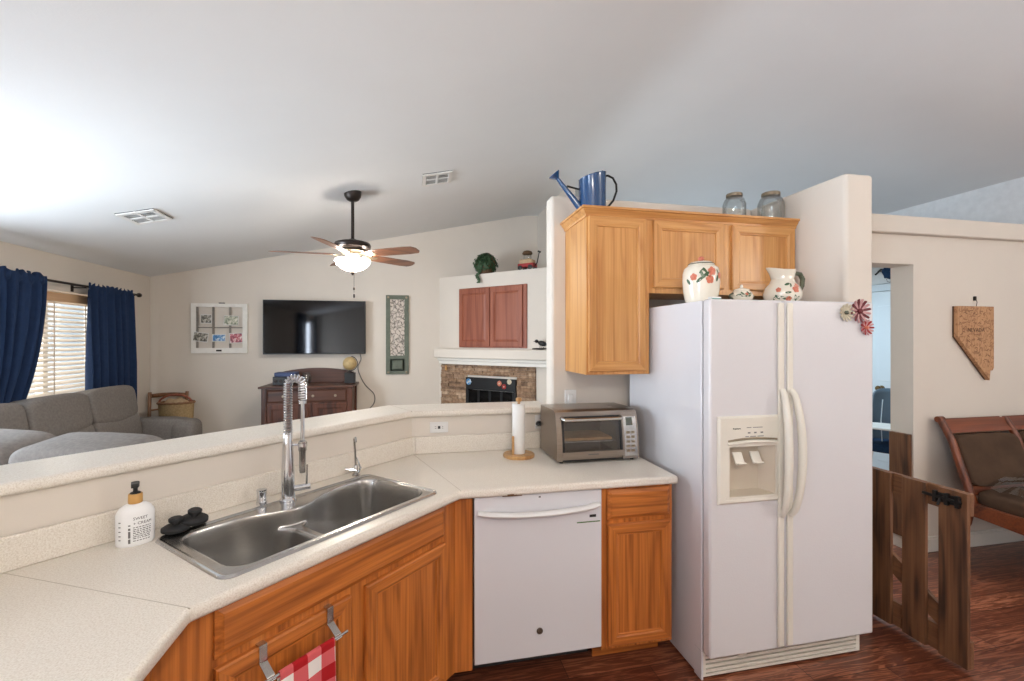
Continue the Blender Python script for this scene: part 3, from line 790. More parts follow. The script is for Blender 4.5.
# --- right base cabinet
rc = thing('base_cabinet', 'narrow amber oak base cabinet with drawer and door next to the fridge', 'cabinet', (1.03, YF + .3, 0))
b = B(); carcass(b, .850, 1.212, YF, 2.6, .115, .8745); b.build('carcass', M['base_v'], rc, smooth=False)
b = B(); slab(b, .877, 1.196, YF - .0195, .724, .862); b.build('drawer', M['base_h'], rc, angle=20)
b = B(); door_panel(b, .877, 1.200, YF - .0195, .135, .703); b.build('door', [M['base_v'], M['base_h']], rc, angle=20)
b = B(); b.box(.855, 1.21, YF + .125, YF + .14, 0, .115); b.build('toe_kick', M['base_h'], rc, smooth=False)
# --- left base cabinet run (faces +X)
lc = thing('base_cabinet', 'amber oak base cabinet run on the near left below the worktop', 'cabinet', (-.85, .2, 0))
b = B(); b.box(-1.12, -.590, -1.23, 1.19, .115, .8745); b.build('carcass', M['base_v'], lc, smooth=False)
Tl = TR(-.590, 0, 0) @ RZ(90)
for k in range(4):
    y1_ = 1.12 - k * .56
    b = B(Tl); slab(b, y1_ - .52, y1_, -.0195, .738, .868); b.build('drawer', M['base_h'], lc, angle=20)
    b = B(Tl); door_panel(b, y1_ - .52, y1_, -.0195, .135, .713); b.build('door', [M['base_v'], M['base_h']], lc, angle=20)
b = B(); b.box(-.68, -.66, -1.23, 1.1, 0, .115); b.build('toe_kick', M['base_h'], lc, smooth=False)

# --- towel bar over the left sink door + towel
QD = QF - .0195
tb = thing('towel_bar', 'steel over-door towel bar hooked on the left sink-cabinet door', 'towel bar', W(.80, QD, .63), radians(45))
b = B(Td); b.tube([(.655, QD - .045, .640), (.925, QD - .045, .640)], .0045, 10); b.build('bar', M['steel_plain'], tb)
for s_ in (.682, .893):
    b = B(Td); w_ = .011
    prof_ = [(QD + .021, .695), (QD + .021, .716), (QD - .003, .716), (QD - .003, .668), (QD - .040, .645), (QD - .048, .634)]
    for (a1, z1_), (a2, z2_) in zip(prof_, prof_[1:]):
        dn = Vector((a2 - a1, z2_ - z1_)).normalized(); n2 = Vector((-dn.y, dn.x)) * .0009
        vs_ = [(s_ + sx * w_, a + n2.x * k, z + n2.y * k) for sx in (-1, 1) for (a, z) in ((a1, z1_), (a2, z2_)) for k in (-1, 1)]
        b.add(vs_, [(0, 1, 3, 2), (4, 6, 7, 5), (0, 4, 5, 1), (2, 3, 7, 6), (0, 2, 6, 4), (1, 5, 7, 3)])
    b.build('hook', M['steel_plain'], tb, smooth=False)
b = B(Td)
def tw(u, v):
    s_ = .704 + .172 * u + .004 * sin(3 * v + 2)
    L = .80 * v - .36     # length over the bar: back drop .36, front .44
    if abs(L) < .018:
        a = L / .018 * pi / 2; return (s_, QD - .045 - .0065 * sin(a), .640 + .0065 * cos(a))
    dz = abs(L) - .018; sg = 1 if L > 0 else -1
    wv = .006 * sin(u * 9 + 1) * min(1, dz / .15) 
    return (s_, QD - .045 - sg * (.0065) + (wv - .004 * min(1, dz / .1) if sg > 0 else min(.03, dz * .2)), .640 - dz)
b.grid(tw, 30, 120)
tw_o = b.build('checked_towel', M['gingham'], None, origin=W(.79, QD, .3)); tw_o.rotation_euler = (0, 0, 0)
tag(tw_o, 'red and white gingham kitchen towel draped over the towel bar', 'towel')
# rotate the towel's own axes to the slanted frame so its checks follow the cloth
me = tw_o.data; me.transform(RZ(-45)); tw_o.rotation_euler = (0, 0, radians(45))
md = tw_o.modifiers.new('thickness', 'SOLIDIFY'); md.thickness = .0022; md.offset = 0

# --- upper cabinets
YU = 2.300
uc = thing('upper_cabinet', 'tall honey oak wall cabinet with one long door left of the fridge', 'cabinet', (1.07, 2.48, 1.375))
b = B(); carcass(b, .897, 1.262, YU, 2.653, 1.376, 2.240); b.build('carcass', M['oak_v'], uc, smooth=False)
b = B(); door_panel(b, .904, 1.238, YU - .0195, 1.393, 2.226); b.build('door', [M['oak_v'], M['oak_h']], uc, angle=20)
ub = thing('upper_cabinet', 'short honey oak wall cabinet with two doors above the fridge', 'cabinet', (1.74, 2.48, 1.82))
b = B(); carcass(b, 1.2625, 2.212, YU, 2.653, 1.822, 2.240); b.build('carcass', M['oak_v'], ub, smooth=False)
b = B(); door_panel(b, 1.284, 1.722, YU - .0195, 1.852, 2.222); b.build('door', [M['oak_v'], M['oak_h']], ub, angle=20)
b = B(); door_panel(b, 1.775, 2.196, YU - .0195, 1.850, 2.222); b.build('door', [M['oak_v'], M['oak_h']], ub, angle=20)
cr = B()
prof_ = [(0, 2.224), (-.006, 2.224), (-.008, 2.236), (-.020, 2.250), (-.026, 2.262), (-.034, 2.264), (-.034, 2.276), (0, 2.276)]
n_ = len(prof_); vs_ = []
for (d, z) in prof_:
    vs_ += [(.897 + d, 2.653, z), (.897 + d, YU - .001 + d, z), (2.213, YU - .001 + d, z)]
for (d, z) in prof_[:0]: pass
fs = []
for i in range(n_ - 1):
    for k in range(2): fs.append((i * 3 + k, i * 3 + k + 1, (i + 1) * 3 + k + 1, (i + 1) * 3 + k))
cr.add(vs_, fs)
cr.box(.899, 2.213, YU, 2.653, 2.241, 2.2758)
tag(cr.build('crown_moulding', M['oak_h'], origin=(1.5, 2.3, 2.22), angle=25), 'honey oak crown moulding along the top of the wall cabinets', 'moulding')

# ================================================================== FRIDGE AND WHAT STANDS ON IT
FY = 1.785
fr = thing('refrigerator', 'white side-by-side refrigerator with ice and water dispenser', 'refrigerator', (1.72, 2.2, 0))
b = B(); b.prism([(1.848, .142), (1.903, .142), (1.903, .02), (2.56, .02), (2.56, 1.742), (1.848, 1.742)], 1.275, 2.180, T=Matrix(((0, 0, 1, 0), (1, 0, 0, 0), (0, 1, 0, 0), (0, 0, 0, 1)))); b.build('cabinet', M['white_enamel'], fr, bevel=.004)
b = B(); b.box(1.275, 1.2845, 1.848, 1.903, .012, .1415); b.build('side_skirt', M['white_enamel'], fr, smooth=False)
b = B(); b.box(1.285, 2.170, 1.838, 1.850, .150, 1.735); b.build('gasket', M['gap'], fr, smooth=False)
XD0, XD1 = 1.2735, 1.6535; XE0, XE1 = 1.660, 2.163; ZD0, ZD1 = .146, 1.745
cx0, cx1, cz0, cz1 = 1.365, 1.607, .862, 1.085          # dispenser cavity
def fridge_door(x0, x1, hole=None):
    b = B()
    if not hole: b.box(x0, x1, FY, 1.838, ZD0, ZD1)
    else:
        hx0, hx1, hz0, hz1 = hole
        xs = [x0, hx0, hx1, x1]; zs = [ZD0, hz0, hz1, ZD1]
        for yy in (FY, 1.838):
            vs_ = [(x, yy, z) for z in zs for x in xs]
            b.add(vs_, [(j * 4 + i, j * 4 + i + 1, (j + 1) * 4 + i + 1, (j + 1) * 4 + i) for j in range(3) for i in range(3) if not (i == 1 and j == 1)])
        def wl(p, q): b.add([(p[0], FY, p[1]), (q[0], FY, q[1]), (q[0], 1.838, q[1]), (p[0], 1.838, p[1])], [(0, 1, 2, 3)])
        for a_, c_ in (((x0, ZD0), (x1, ZD0)), ((x1, ZD0), (x1, ZD1)), ((x1, ZD1), (x0, ZD1)), ((x0, ZD1), (x0, ZD0))): 
            pass
        # outer edge split to match the face grid, so the mesh is closed
        for i in range(3):
            wl((xs[i], ZD0), (xs[i + 1], ZD0)); wl((xs[i], ZD1), (xs[i + 1], ZD1))
            wl((x0, zs[i]), (x0, zs[i + 1])); wl((x1, zs[i]), (x1, zs[i + 1]))
        wl((hx0, hz0), (hx1, hz0)); wl((hx0, hz1), (hx1, hz1)); wl((hx0, hz0), (hx0, hz1)); wl((hx1, hz0), (hx1, hz1))
    return b
fd = fridge_door(XD0, XD1, (cx0, cx1, cz0, cz1)).build('door', M['pebbled'], fr, bevel=.010, seg=3)
fe = fridge_door(XE0, XE1).build('door', M['pebbled'], fr, bevel=.010, seg=3)
# vertical pull trims and bowed handles
for (x, dd, sg) in ((1.634, fd, -1), (1.682, fe, 1)):
    b = B(); b.box(x - .016, x + .016, FY - .012, FY - .0005, ZD0 + .015, ZD1 - .012); b.build('edge_trim', M['cream_plastic'], dd, bevel=.006, seg=3)
    pth = []
    for i in range(25):
        u = i / 24; k = sin(pi * u) ** .55
        pth.append((x + sg * .012 * k, FY - .014 - .052 * k, .765 + .57 * u))
    b = B(); b.tube(pth, [.0135 + .004 * sin(pi * i / 24) for i in range(25)], 12); b.build('handle', M['cream_plastic'], dd)
# dispenser
dx0, dx1, dz0, dz1 = 1.308, 1.621, .832, 1.222
dp = B()
dp.rings([(dx0, dx1, dz0, dz1, FY - .0005), (dx0, dx1, dz0, dz1, FY - .006), (dx0 + .008, dx1 - .008, dz0 + .008, dz1 - .008, FY - .014), (cx0 - .02, cx1 + .012, cz0 - .012, dz1 - .03, FY - .012), (cx0 - .02, cx1 + .012, cz0 - .012, dz1 - .03, FY - .008)])
dp.f = dp.f[:-2]; dp.mi = dp.mi[:-2]                                     # ring only
dp.box(cx0 - .02, cx1 + .012, FY - .010, FY - .001, cz1, dz1 - .028)
dp.box(cx0 - .02, cx0, FY - .010, FY - .001, cz0 - .012, cz1).box(cx1, cx1 + .012, FY - .010, FY - .001, cz0 - .012, cz1).box(cx0, cx1, FY - .010, FY - .001, cz0 - .012, cz0)
dn = dp.build('dispenser_bezel', M['cream_plastic'], fd, angle=20)
b = B()
y0_, y1_ = FY - .004, 1.836
b.add([(cx0, y0_, cz0), (cx1, y0_, cz0), (cx1, y0_, cz1), (cx0, y0_, cz1), (cx0 + .02, y1_, cz0 + .012), (cx1 - .045, y1_, cz0 + .012), (cx1 - .045, y1_, cz1 - .002), (cx0 + .02, y1_, cz1 - .002)],
      [(0, 1, 5, 4), (1, 2, 6, 5), (2, 3, 7, 6), (3, 0, 4, 7), (4, 5, 6, 7)])
b.build('dispenser_recess', M['recess_plastic'], fd, smooth=False)
for x in (1.425, 1.515):
    b = B(TR(x, FY + .018, 1.045) @ RX(-28)); b.box(-.024, .024, -.004, .004, -.045, .010).box(-.022, .022, -.018, .002, -.050, -.041); b.build('dispenser_paddle', M['cream_plastic'], fd, bevel=.004)
arc = [(cx0 - .008 + (cx1 - cx0 + .012) * i / 14, FY - .012 - .006 * sin(pi * i / 14), 1.098 + .010 * sin(pi * i / 14)) for i in range(15)]
b = B(); b.tube(arc, .008, 8, flat=.8); b.build('dispenser_brow', M['cream_plastic'], fd)
arc = [(p[0], p[1] + .004, p[2] + .014) for p in arc]
b = B(); b.tube(arc, .005, 6); b.build('dispenser_strip', M['tin_lid'], fd)
text('Kenmore', .0115, M['dark_print'], fd, TR(1.382, FY - .0105, 1.163) @ FRONT, name='lettering', sx=.9)
b = B()
for x0_, w_ in ((1.452, .024), (1.484, .05)): b.box(x0_, x0_ + w_, FY - .0106, FY - .0098, 1.168, 1.171)
for x0_ in (1.458, 1.490, 1.524): b.box(x0_, x0_ + .013, FY - .0106, FY - .0098, 1.143, 1.149)
for x0_, w_ in ((1.445, .018), (1.47, .03), (1.508, .032)): b.box(x0_, x0_ + w_, FY - .0106, FY - .0098, 1.128, 1.131)
b.build('panel_print', M['grey_print'], fd, smooth=False)
# kick grille
b = B(); b.box(1.287, 2.170, 1.880, 1.90, .012, .136); b.build('kick_void', M['gap'], fr, smooth=False)
b = B()
for k in range(4): b.box(1.308, 2.152, 1.866, 1.8795, .029 + k * .021, .041 + k * .021)
b.box(1.285, 1.308, 1.864, 1.8795, .012, .125).box(2.152, 2.172, 1.864, 1.8795, .012, .125).box(1.308, 2.152, 1.864, 1.8795, .012, .024).box(1.308, 2.152, 1.864, 1.8795, .113, .125); b.build('kick_grille', M['cream_plastic'], fr, smooth=False, weld=False)
b = B(); b.lathe([(.022, 0), (.022, .010), (.016, .014), (0, .014)], T=TR(1.50, 1.868, .098) @ RX(90)); b.build('filter_knob', M['cream_plastic'], fr)
for x in (1.32, 2.14):
    for y in (1.95, 2.5):
        b = B(); b.lathe([(.018, 0), (.018, .022), (0, .022)], (x, y, 0)); b.build('foot', M['black_plastic'], fr)

# painted-flower crockery
def blossoms(t, surf, spots, leaves):       # surf(angle, z) -> point and outward normal
    b = B(); l = B()
    for a, z, r in spots:
        p, n = surf(a, z); u = n.cross(Vector((0, 0, 1))).normalized(); v = u.cross(n).normalized()
        def at(x, y):
            q, m = surf(a + x / max(.02, Vector((p - surf(a, z)[0])).length + SR), z + y); return q + m * .0012
        for k in range(5):
            th = 2 * pi * k / 5 + .4; cx_, cy_ = r * .55 * cos(th), r * .55 * sin(th)
            vs_ = [at(cx_ + r * .52 * cos(2 * pi * j / 9), cy_ + r * .52 * sin(2 * pi * j / 9)) for j in range(9)]
            b.add(vs_, [tuple(range(9))])
    for a, z, r, th in leaves:
        def at2(x, y):
            q, m = surf(a + x / SR, z + y); return q + m * .001
        pts = []
        for j in range(12):
            w = 2 * pi * j / 12; x, y = r * cos(w), r * .38 * sin(w); pts.append(at2(x * cos(th) - y * sin(th), x * sin(th) + y * cos(th)))
        l.add(pts, [tuple(range(12))])
    b.build('rose_decor', M['rose'], t, smooth=False, weld=False); l.build('leaf_decor', M['leaf_paint'], t, smooth=False, weld=False)
SR = .08
def prof_surf(prof, c):
    def f(a, z):
        r = prof[-1][0]
        for (r0, z0), (r1, z1) in zip(prof, prof[1:]):
            if z0 <= z <= z1: r = r0 + (r1 - r0) * (z - z0) / max(1e-6, z1 - z0)
        n = Vector((cos(a), sin(a), 0)); return Vector(c) + n * r + Vector((0, 0, z)), n
    return f
ZF = 1.7425
# cookie jar
jc = (1.378, 2.0, ZF)
cj = thing('cookie_jar', 'large cream cookie jar painted with pink roses standing on the fridge', 'jar', jc)
pr_ = [(.066, 0), (.071, .004), (.076, .02), (.0835, .06), (.087, .105), (.0865, .145), (.080, .170), (.064, .184), (.057, .189)]
b = B(); b.lathe(pr_, jc, n=40); b.build('body', M['ceramic'], cj)
b = B(); b.lathe([(.060, .187), (.062, .192), (.050, .202), (.020, .208), (0, .209)], jc, n=36); ld = b.build('lid', M['ceramic'], cj)
b = B(); b.lathe([(.061, .1895), (.063, .1915), (.0605, .194), (.061, .1895)], jc, n=36); b.build('rim_band', M['olive_glaze'], ld)
b = B(); b.sell((jc[0], jc[1], ZF + .219), (.015, .015, .013)); b.build('finial', M['rose'], ld)
SR = .088
A0 = -pi / 2 - .55
blossoms(cj, prof_surf(pr_, jc), [(A0 + .55, .148, .021), (A0 + .42, .108, .020), (A0 - .45, .122, .017), (A0 + 1.15, .13, .016)],
         [(A0 - .0, .150, .018, .8), (A0 + .15, .152, .016, 2.2), (A0 + .0, .132, .018, 1.9), (A0 + .18, .130, .018, .5), (A0 - .12, .108, .020, .7), (A0 + .05, .118, .016, .6), (A0 - .75, .10, .018, 2.2), (A0 + .9, .115, .018, 1.2), (A0 + .3, .14, .012, .1), (A0 + .95, .145, .014, 2.0), (A0 + .3, .125, .012, 2.6)])
# sugar bowl
sc_ = (1.598, 1.99, ZF)
sg_ = thing('sugar_bowl', 'small cream lidded sugar bowl with two handles on the fridge', 'sugar bowl', sc_)
ps = [(.032, 0), (.036, .004), (.050, .022), (.054, .040), (.046, .058), (.036, .066)]
b = B(); b.lathe(ps, sc_, n=36); b.build('body', M['ceramic'], sg_)
b = B(); b.lathe([(.038, .066), (.036, .072), (.014, .080), (.007, .082), (.008, .088), (.005, .096), (0, .097)], sc_, n=28); b.build('lid', M['ceramic'], sg_)
for s_ in (-1, 1):
    b = B(); b.tube([(sc_[0] + s_ * (.048 + .020 * sin(pi * i / 8)), sc_[1], ZF + .024 + .030 * i / 8) for i in range(9)], .005, 8); b.build('handle', M['olive_glaze'], sg_)
SR = .05
blossoms(sg_, prof_surf(ps, sc_), [(A0 + .35, .046, .007)], [(A0 + .1, .04, .014, .4), (A0 + .45, .036, .014, .1), (A0 - .35, .042, .012, .2), (A0 + .7, .044, .014, .8), (A0 + .55, .05, .012, 2.3), (A0 - .05, .05, .010, 2.4)])
# pitcher
pc = (1.838, 1.99, ZF)
pt = thing('pitcher', 'cream pitcher painted with roses and dark handle on the fridge', 'pitcher', pc)
pp = [(.056, 0), (.064, .004), (.084, .030), (.088, .055), (.080, .085), (.060, .110), (.052, .128), (.056, .152), (.062, .174)]
b = B(); n_ = 40
vs_ = []; fs = []
allp = pp + [(.059, .173), (.052, .152), (.048, .128), (0.0, .115)]
for r, z in allp:
    for j in range(n_):
        a = 2 * pi * j / n_; k = 1 + (.50 * max(0, (z - .135) / .037) * max(0, cos(a - pi)) ** 6 if r > 0 else 0)
        vs_.append((pc[0] + r * k * cos(a), pc[1] + r * sin(a), pc[2] + z + (.012 * max(0, (z - .135) / .037) * max(0, cos(a - pi)) ** 4)))
for i in range(len(allp) - 1):
    for j in range(n_): fs.append((i * n_ + j, i * n_ + (j + 1) % n_, (i + 1) * n_ + (j + 1) % n_, (i + 1) * n_ + j))
fs.append(tuple(range(n_))[::-1]); b.add(vs_, fs); b.build('body', M['ceramic'], pt)
b = B(); b.tube([(pc[0] + x, pc[1], ZF + z) for x, z in ((.054, .150), (.078, .164), (.106, .160), (.122, .134), (.118, .098), (.100, .062), (.085, .046))], [.010, .011, .012, .012, .011, .010, .009], 10); b.build('handle', M['olive_glaze'], pt)
SR = .085
blossoms(pt, prof_surf(pp, pc), [(A0 + .55, .072, .018), (A0 - .40, .070, .012), (A0 + .75, .092, .012), (A0 + .15, .022, .014)],
         [(A0 + .1, .098, .016, .3), (A0 + .3, .092, .012, 1.2), (A0 + .05, .028, .017, .3), (A0 + .55, .03, .016, 2.0), (A0 + .7, .026, .015, 1.0), (A0 - .45, .034, .015, 2.3), (A0 - .6, .03, .014, .7), (A0 - .15, .03, .014, 2.6), (A0 + .1, .055, .014, .1), (A0 + 1.15, .085, .016, .5)])
# small card box at the fridge's front edge
ck = thing('card_box', 'tiny white and teal box lying on the fridge top before the cookie jar', 'box', (1.322, 1.835, 1.7455))
b = B(); b.box(1.302, 1.352, 1.812, 1.84, 1.7458, 1.757); b.build('box', M['white_plastic'], ck, bevel=.002)
b = B(); b.box(1.304, 1.350, 1.8112, 1.8125, 1.747, 1.751); b.build('label_band', M['teal'], ck, smooth=False)
# flower magnets on the right door
def magnet(x, z, r, petals, m1, m2, centre, label, twist=0.0, fold=.3):
    t = thing('flower_magnet', label, 'magnet', (x, FY - .001, z), 0, 'flower magnets on the fridge door')
    p1 = B(); p2 = B()
    for k in range(petals):
        a = 2 * pi * k / petals + twist; da = pi / petals * .92; tgt = p1 if k % 2 == 0 else p2
        T = TR(x, FY - .004, z)
        vs_ = [(0, 0, 0), (r * .62 * cos(a - da), -.004, r * .62 * sin(a - da)), (r * cos(a - da * .55), -.010, r * sin(a - da * .55)), (r * 1.04 * cos(a), -.012, r * 1.04 * sin(a)), (r * cos(a + da * .55), -.008, r * sin(a + da * .55)), (r * .62 * cos(a + da), -.002, r * .62 * sin(a + da))]
        bk = [(v[0], v[1] + .003, v[2]) for v in vs_]
        tgt.add(vs_ + bk, [(0, 1, 2, 3, 4, 5), (11, 10, 9, 8, 7, 6)] + [(i, (i + 1) % 6, 6 + (i + 1) % 6, 6 + i) for i in range(6)], T)
    p1.build('petals', M[m1], t, smooth=False); p2.build('petals', M[m2], t, smooth=False)
    b = B(); b.lathe([(r * .22, 0), (r * .22, .012), (r * .12, .016), (0, .016)], T=TR(x, FY - .002, z) @ RX(90)); b.build('button', M[centre], t)
magnet(1.996, 1.692, .041, 12, 'cream_petal', 'cream_petal', 'olive_glaze', 'cream flower magnet on the fridge door, leftmost of the three')
magnet(2.074, 1.700, .056, 16, 'maroon', 'stripe_pink', 'maroon', 'large pink and maroon striped flower magnet on the fridge corner', .2)
magnet(2.112, 1.622, .037, 14, 'red_paint', 'stripe_pink', 'rose', 'small red flower magnet hanging lowest on the fridge corner')

# ================================================================== ON TOP OF THE WALL CABINETS
ZU = 2.2765
wc = (.982, 2.43, ZU)
can = thing('watering_can', 'blue enamel watering can with black handle on the wall cabinet', 'watering can', wc)
b = B(); n_ = 40; vs_ = []; fs = []
pw = [(.074, 0), (.077, .004), (.077, .21), (.0785, .213), (.075, .213), (.074, .02), (0, .018)]
for r, z in pw:
    for j in range(n_):
        a = 2 * pi * j / n_; top = max(0, (z - .1) / .113) * .022
        vs_.append((wc[0] + r * cos(a), wc[1] + r * sin(a), wc[2] + z + top * cos(a)))
for i in range(len(pw) - 1):
    for j in range(n_): fs.append((i * n_ + j, i * n_ + (j + 1) % n_, (i + 1) * n_ + (j + 1) % n_, (i + 1) * n_ + j))
fs.append(tuple(range(n_))[::-1]); b.add(vs_, fs); b.build('body', M['blue_enamel'], can)
b = B()   # half cover over the mouth
b.grid(lambda u, v: (wc[0] + .077 * (cos(-1.2 + 2.4 * u) * (1 - v) + .36 * v), wc[1] + .077 * (sin(-1.2 + 2.4 * u) * (1 - v) + v * sin(-1.2 + 2.4 * u)), wc[2] + .213 + .022 * (cos(-1.2 + 2.4 * u) * (1 - v) + .36 * v) + .004 * sin(pi * v)), 12, 4); b.build('mouth_cover', M['blue_enamel'], can)
s0 = Vector((wc[0] - .072, wc[1], ZU + .030)); s1 = Vector((wc[0] - .205, wc[1], ZU + .185))
b = B(); b.tube([s0, s1], [.021, .0095], 16)
dr_ = (s1 - s0).normalized(); b.tube([s1, s1 + dr_ * .030, s1 + dr_ * .034], [.0095, .036, .036], 24); b.build('spout', M['blue_enamel'], can)
b = B(); b.tube([(wc[0] - .075, wc[1], ZU + .135), (wc[0] - .150, wc[1], ZU + .148)], [.005, .006], 8); b.build('stay', M['black_metal'], can)
b = B(); b.tube([(wc[0] + x, wc[1], ZU + z) for x, z in ((.070, .222), (.095, .226), (.125, .214), (.146, .180), (.148, .140), (.128, .085), (.100, .052), (.076, .034))], .0062, 10); b.build('handle', M['black_metal'], can)
def glass_jar(x, y, r, h, label):
    c = (x, y, ZU); t = thing('glass_jar', label, 'jar', c)
    b = B(); pj = [(r * .55, 0), (r * .95, .006), (r, .03), (r, h * .62), (r * .82, h * .80), (r * .66, h * .86), (r * .66, h * .93)]
    b.lathe(pj + [(r * .63, h * .93), (r * .63, h * .86), (r * .79, h * .795), (r * .96, h * .61), (r * .96, .03), (r * .90, .010), (0, .009)], c, n=32); b.build('glass', M['glass'], t)
    b = B(); b.lathe([(r * .69, h * .89), (r * .70, h * .89), (r * .70, h * .985), (r * .66, h), (0, h * .995)], c, n=32); b.build('lid', M['tin_lid'], t)
glass_jar(1.885, 2.41, .066, .168, 'clear glass jar with metal lid on the cabinet, left of two')
glass_jar(2.115, 2.38, .074, .180, 'clear glass jar with metal lid on the cabinet, nearest the alcove wall')

# ================================================================== TOASTER OVEN, OUTLETS
tx0, tx1, ty0, ty1, tz0, tz1 = .722, 1.184, 2.262, 2.585, ZT + .014, 1.187
to = thing('toaster_oven', 'stainless steel toaster oven with glass door on the worktop', 'toaster oven', ((tx0 + tx1) / 2, (ty0 + ty1) / 2, ZT))
def side_prof(i0=0):
    pf = [(ty0, tz0)]
    for i in range(9):
        u = i / 8; z = tz0 + .01 + (tz1 - tz0 - .035) * u; pf.append((ty0 + .002 + .034 * u ** 2.2, z))
    pf += [(ty0 + .050, tz1 - .008), (ty0 + .070, tz1), (ty1, tz1 - .004), (ty1, tz0)]
    return pf
PX = Matrix(((0, 0, 1, 0), (1, 0, 0, 0), (0, 1, 0, 0), (0, 0, 0, 1)))      # (y,z) profile extruded along x
pf = side_prof()
dX0, dX1 = tx0 + .030, tx1 - .094                                            # door span
def front_y(z): u = max(0, (z - tz0 - .01) / (tz1 - tz0 - .035)); return ty0 + .002 + .034 * min(u, 1.05) ** 2.2
b = B(); b.prism(pf, tx0, dX0 - .001, T=PX); b.prism(pf, dX1 + .001, tx1, T=PX)
b.box(dX0 - .002, dX1 + .002, ty0 + .10, ty1, tz1 - .016, tz1 - .003).box(dX0 - .002, dX1 + .002, ty1 - .012, ty1, tz0, tz1 - .01).box(dX0 - .002, dX1 + .002, ty0 + .015, ty1, tz0, tz0 + .012)
b.prism([(ty0 + .034, tz1 - .030), (ty0 + .050, tz1 - .008), (ty0 + .070, tz1), (ty0 + .12, tz1 - .001), (ty0 + .12, tz1 - .016), (ty0 + .06, tz1 - .030)], dX0 - .002, dX1 + .002, T=PX)
b.build('housing', M['steel_dark'], to, angle=25)
b = B(); b.box(dX0, dX1, ty1 - .016, ty1 - .013, tz0 + .012, tz1 - .018).box(dX0, dX0 + .003, ty0 + .05, ty1 - .013, tz0 + .012, tz1 - .018).box(dX1 - .003, dX1, ty0 + .05, ty1 - .013, tz0 + .012, tz1 - .018); b.build('cavity_liner', M['cavity'], to, smooth=False)
zd0, zd1 = tz0 + .012, tz1 - .034
def curved(x0, x1, z0, z1, off, n=10):
    b = B(); b.grid(lambda u, v: (x0 + (x1 - x0) * u, front_y(z0 + (z1 - z0) * v) + off, z0 + (z1 - z0) * v), 1, n); return b
def curved_solid(x0, x1, z0, z1, o0, o1, n=8):
    b = B(); pts = [(front_y(z0 + (z1 - z0) * i / n) + o0, z0 + (z1 - z0) * i / n) for i in range(n + 1)] + [(front_y(z0 + (z1 - z0) * i / n) + o1, z0 + (z1 - z0) * i / n) for i in range(n, -1, -1)]
    b.prism(pts, x0, x1, T=PX); return b
dr = curved_solid(dX0, dX1, zd0 + .004, zd0 + .034, -.002, .014).build('door', M['steel_dark'], to)
q = curved_solid(dX0, dX1, zd1 - .022, zd1 + .002, -.001, .012); q2 = curved_solid(dX0, dX0 + .012, zd0 + .034, zd1 - .022, 0, .012); q3 = curved_solid(dX1 - .012, dX1, zd0 + .034, zd1 - .022, 0, .012)
for z in (q2, q3): q.add(z.v, z.f)
q.build('door_frame', M['black_plastic'], dr)
curved_solid(dX0 + .012, dX1 - .012, zd0 + .034, zd1 - .022, .003, .006).build('door_glass', M['oven_glass'], dr)
hb = [(dX0 + .004, front_y(zd1 - .008) + .004, zd1 - .006), (dX0 + .008, front_y(zd1 - .008) - .020, zd1 - .008)] + [(dX0 + .008 + (dX1 - dX0 - .016) * i / 8, front_y(zd1 - .008) - .026, zd1 - .010) for i in range(9)] + [(dX1 - .008, front_y(zd1 - .008) - .020, zd1 - .008), (dX1 - .004, front_y(zd1 - .008) + .004, zd1 - .006)]
b = B(); b.tube(hb, .0125, 10, flat=.8); b.build('handle', M['steel_plain'], dr)
b = B(); b.box((dX0 + dX1) / 2 - .028, (dX0 + dX1) / 2 + .03, ty0 - .0015, ty0 + .002, zd0 + .016, zd0 + .022); b.build('nameplate', M['grey_print'], dr, smooth=False)
b = B()
zr = tz0 + .085
for i in range(15): 
    x = dX0 + .012 + (dX1 - dX0 - .024) * i / 14; b.tube([(x, ty0 + .06, zr), (x, ty1 - .03, zr)], .0016, 5)
b.tube([(dX0 + .006, ty0 + .06, zr), (dX1 - .006, ty0 + .06, zr)], .003, 6).tube([(dX0 + .006, ty1 - .03, zr), (dX1 - .006, ty1 - .03, zr)], .003, 6); b.build('wire_rack', M['chrome'], to)
b = B(); b.box(dX0 + .02, dX1 - .03, ty0 + .075, ty1 - .05, zr + .003, zr + .018)
tag(b.build('baking_stone', M['biscuit'], origin=((dX0 + dX1) / 2, 2.4, zr + .003), bevel=.003), 'tan baking stone resting on the rack inside the toaster oven', 'baking stone')
b = B(); b.box(dX0 + .012, dX1 - .012, ty0 + .05, ty1 - .03, tz0 + .020, tz0 + .027); b.build('crumb_tray', M['steel_plain'], to)
cp = curved_solid(dX1 + .010, tx1 - .010, tz0 + .012, tz1 - .040, -.002, .004).build('control_panel', M['steel_plain'], to)
curved_solid(dX1 + .026, dX1 + .062, tz1 - .085, tz1 - .044, -.004, .0).build('display', M['lcd'], cp)
for i in range(5):
    for j in range(2):
        z = tz0 + .035 + i * .024
        curved_solid(dX1 + .022 + j * .028, dX1 + .042 + j * .028, z, z + .012, -.004, 0, 2)  .build('button', M['tin_lid'], cp, smooth=False)
for x in (tx0 + .03, tx1 - .03):
    for y in (ty0 + .03, ty1 - .03):
        b = B(); b.lathe([(.010, 0), (.012, .015), (0, .015)], (x, y, ZT), n=14); b.build('foot', M['black_plastic'], to)
b = B(); b.box(tx0 + .005, tx1 - .005, ty0 + .006, ty0 + .03, tz0 - .003, tz0 + .002); b.build('base_strip', M['black_plastic'], to, smooth=False)
cord = [(.735, 2.632, 1.062), (.744, 2.60, 1.060), (.752, 2.585, 1.040), (.762, 2.60, 1.000), (.785, 2.615, .965), (.83, 2.605, .955), (.86, 2.588, .97)]
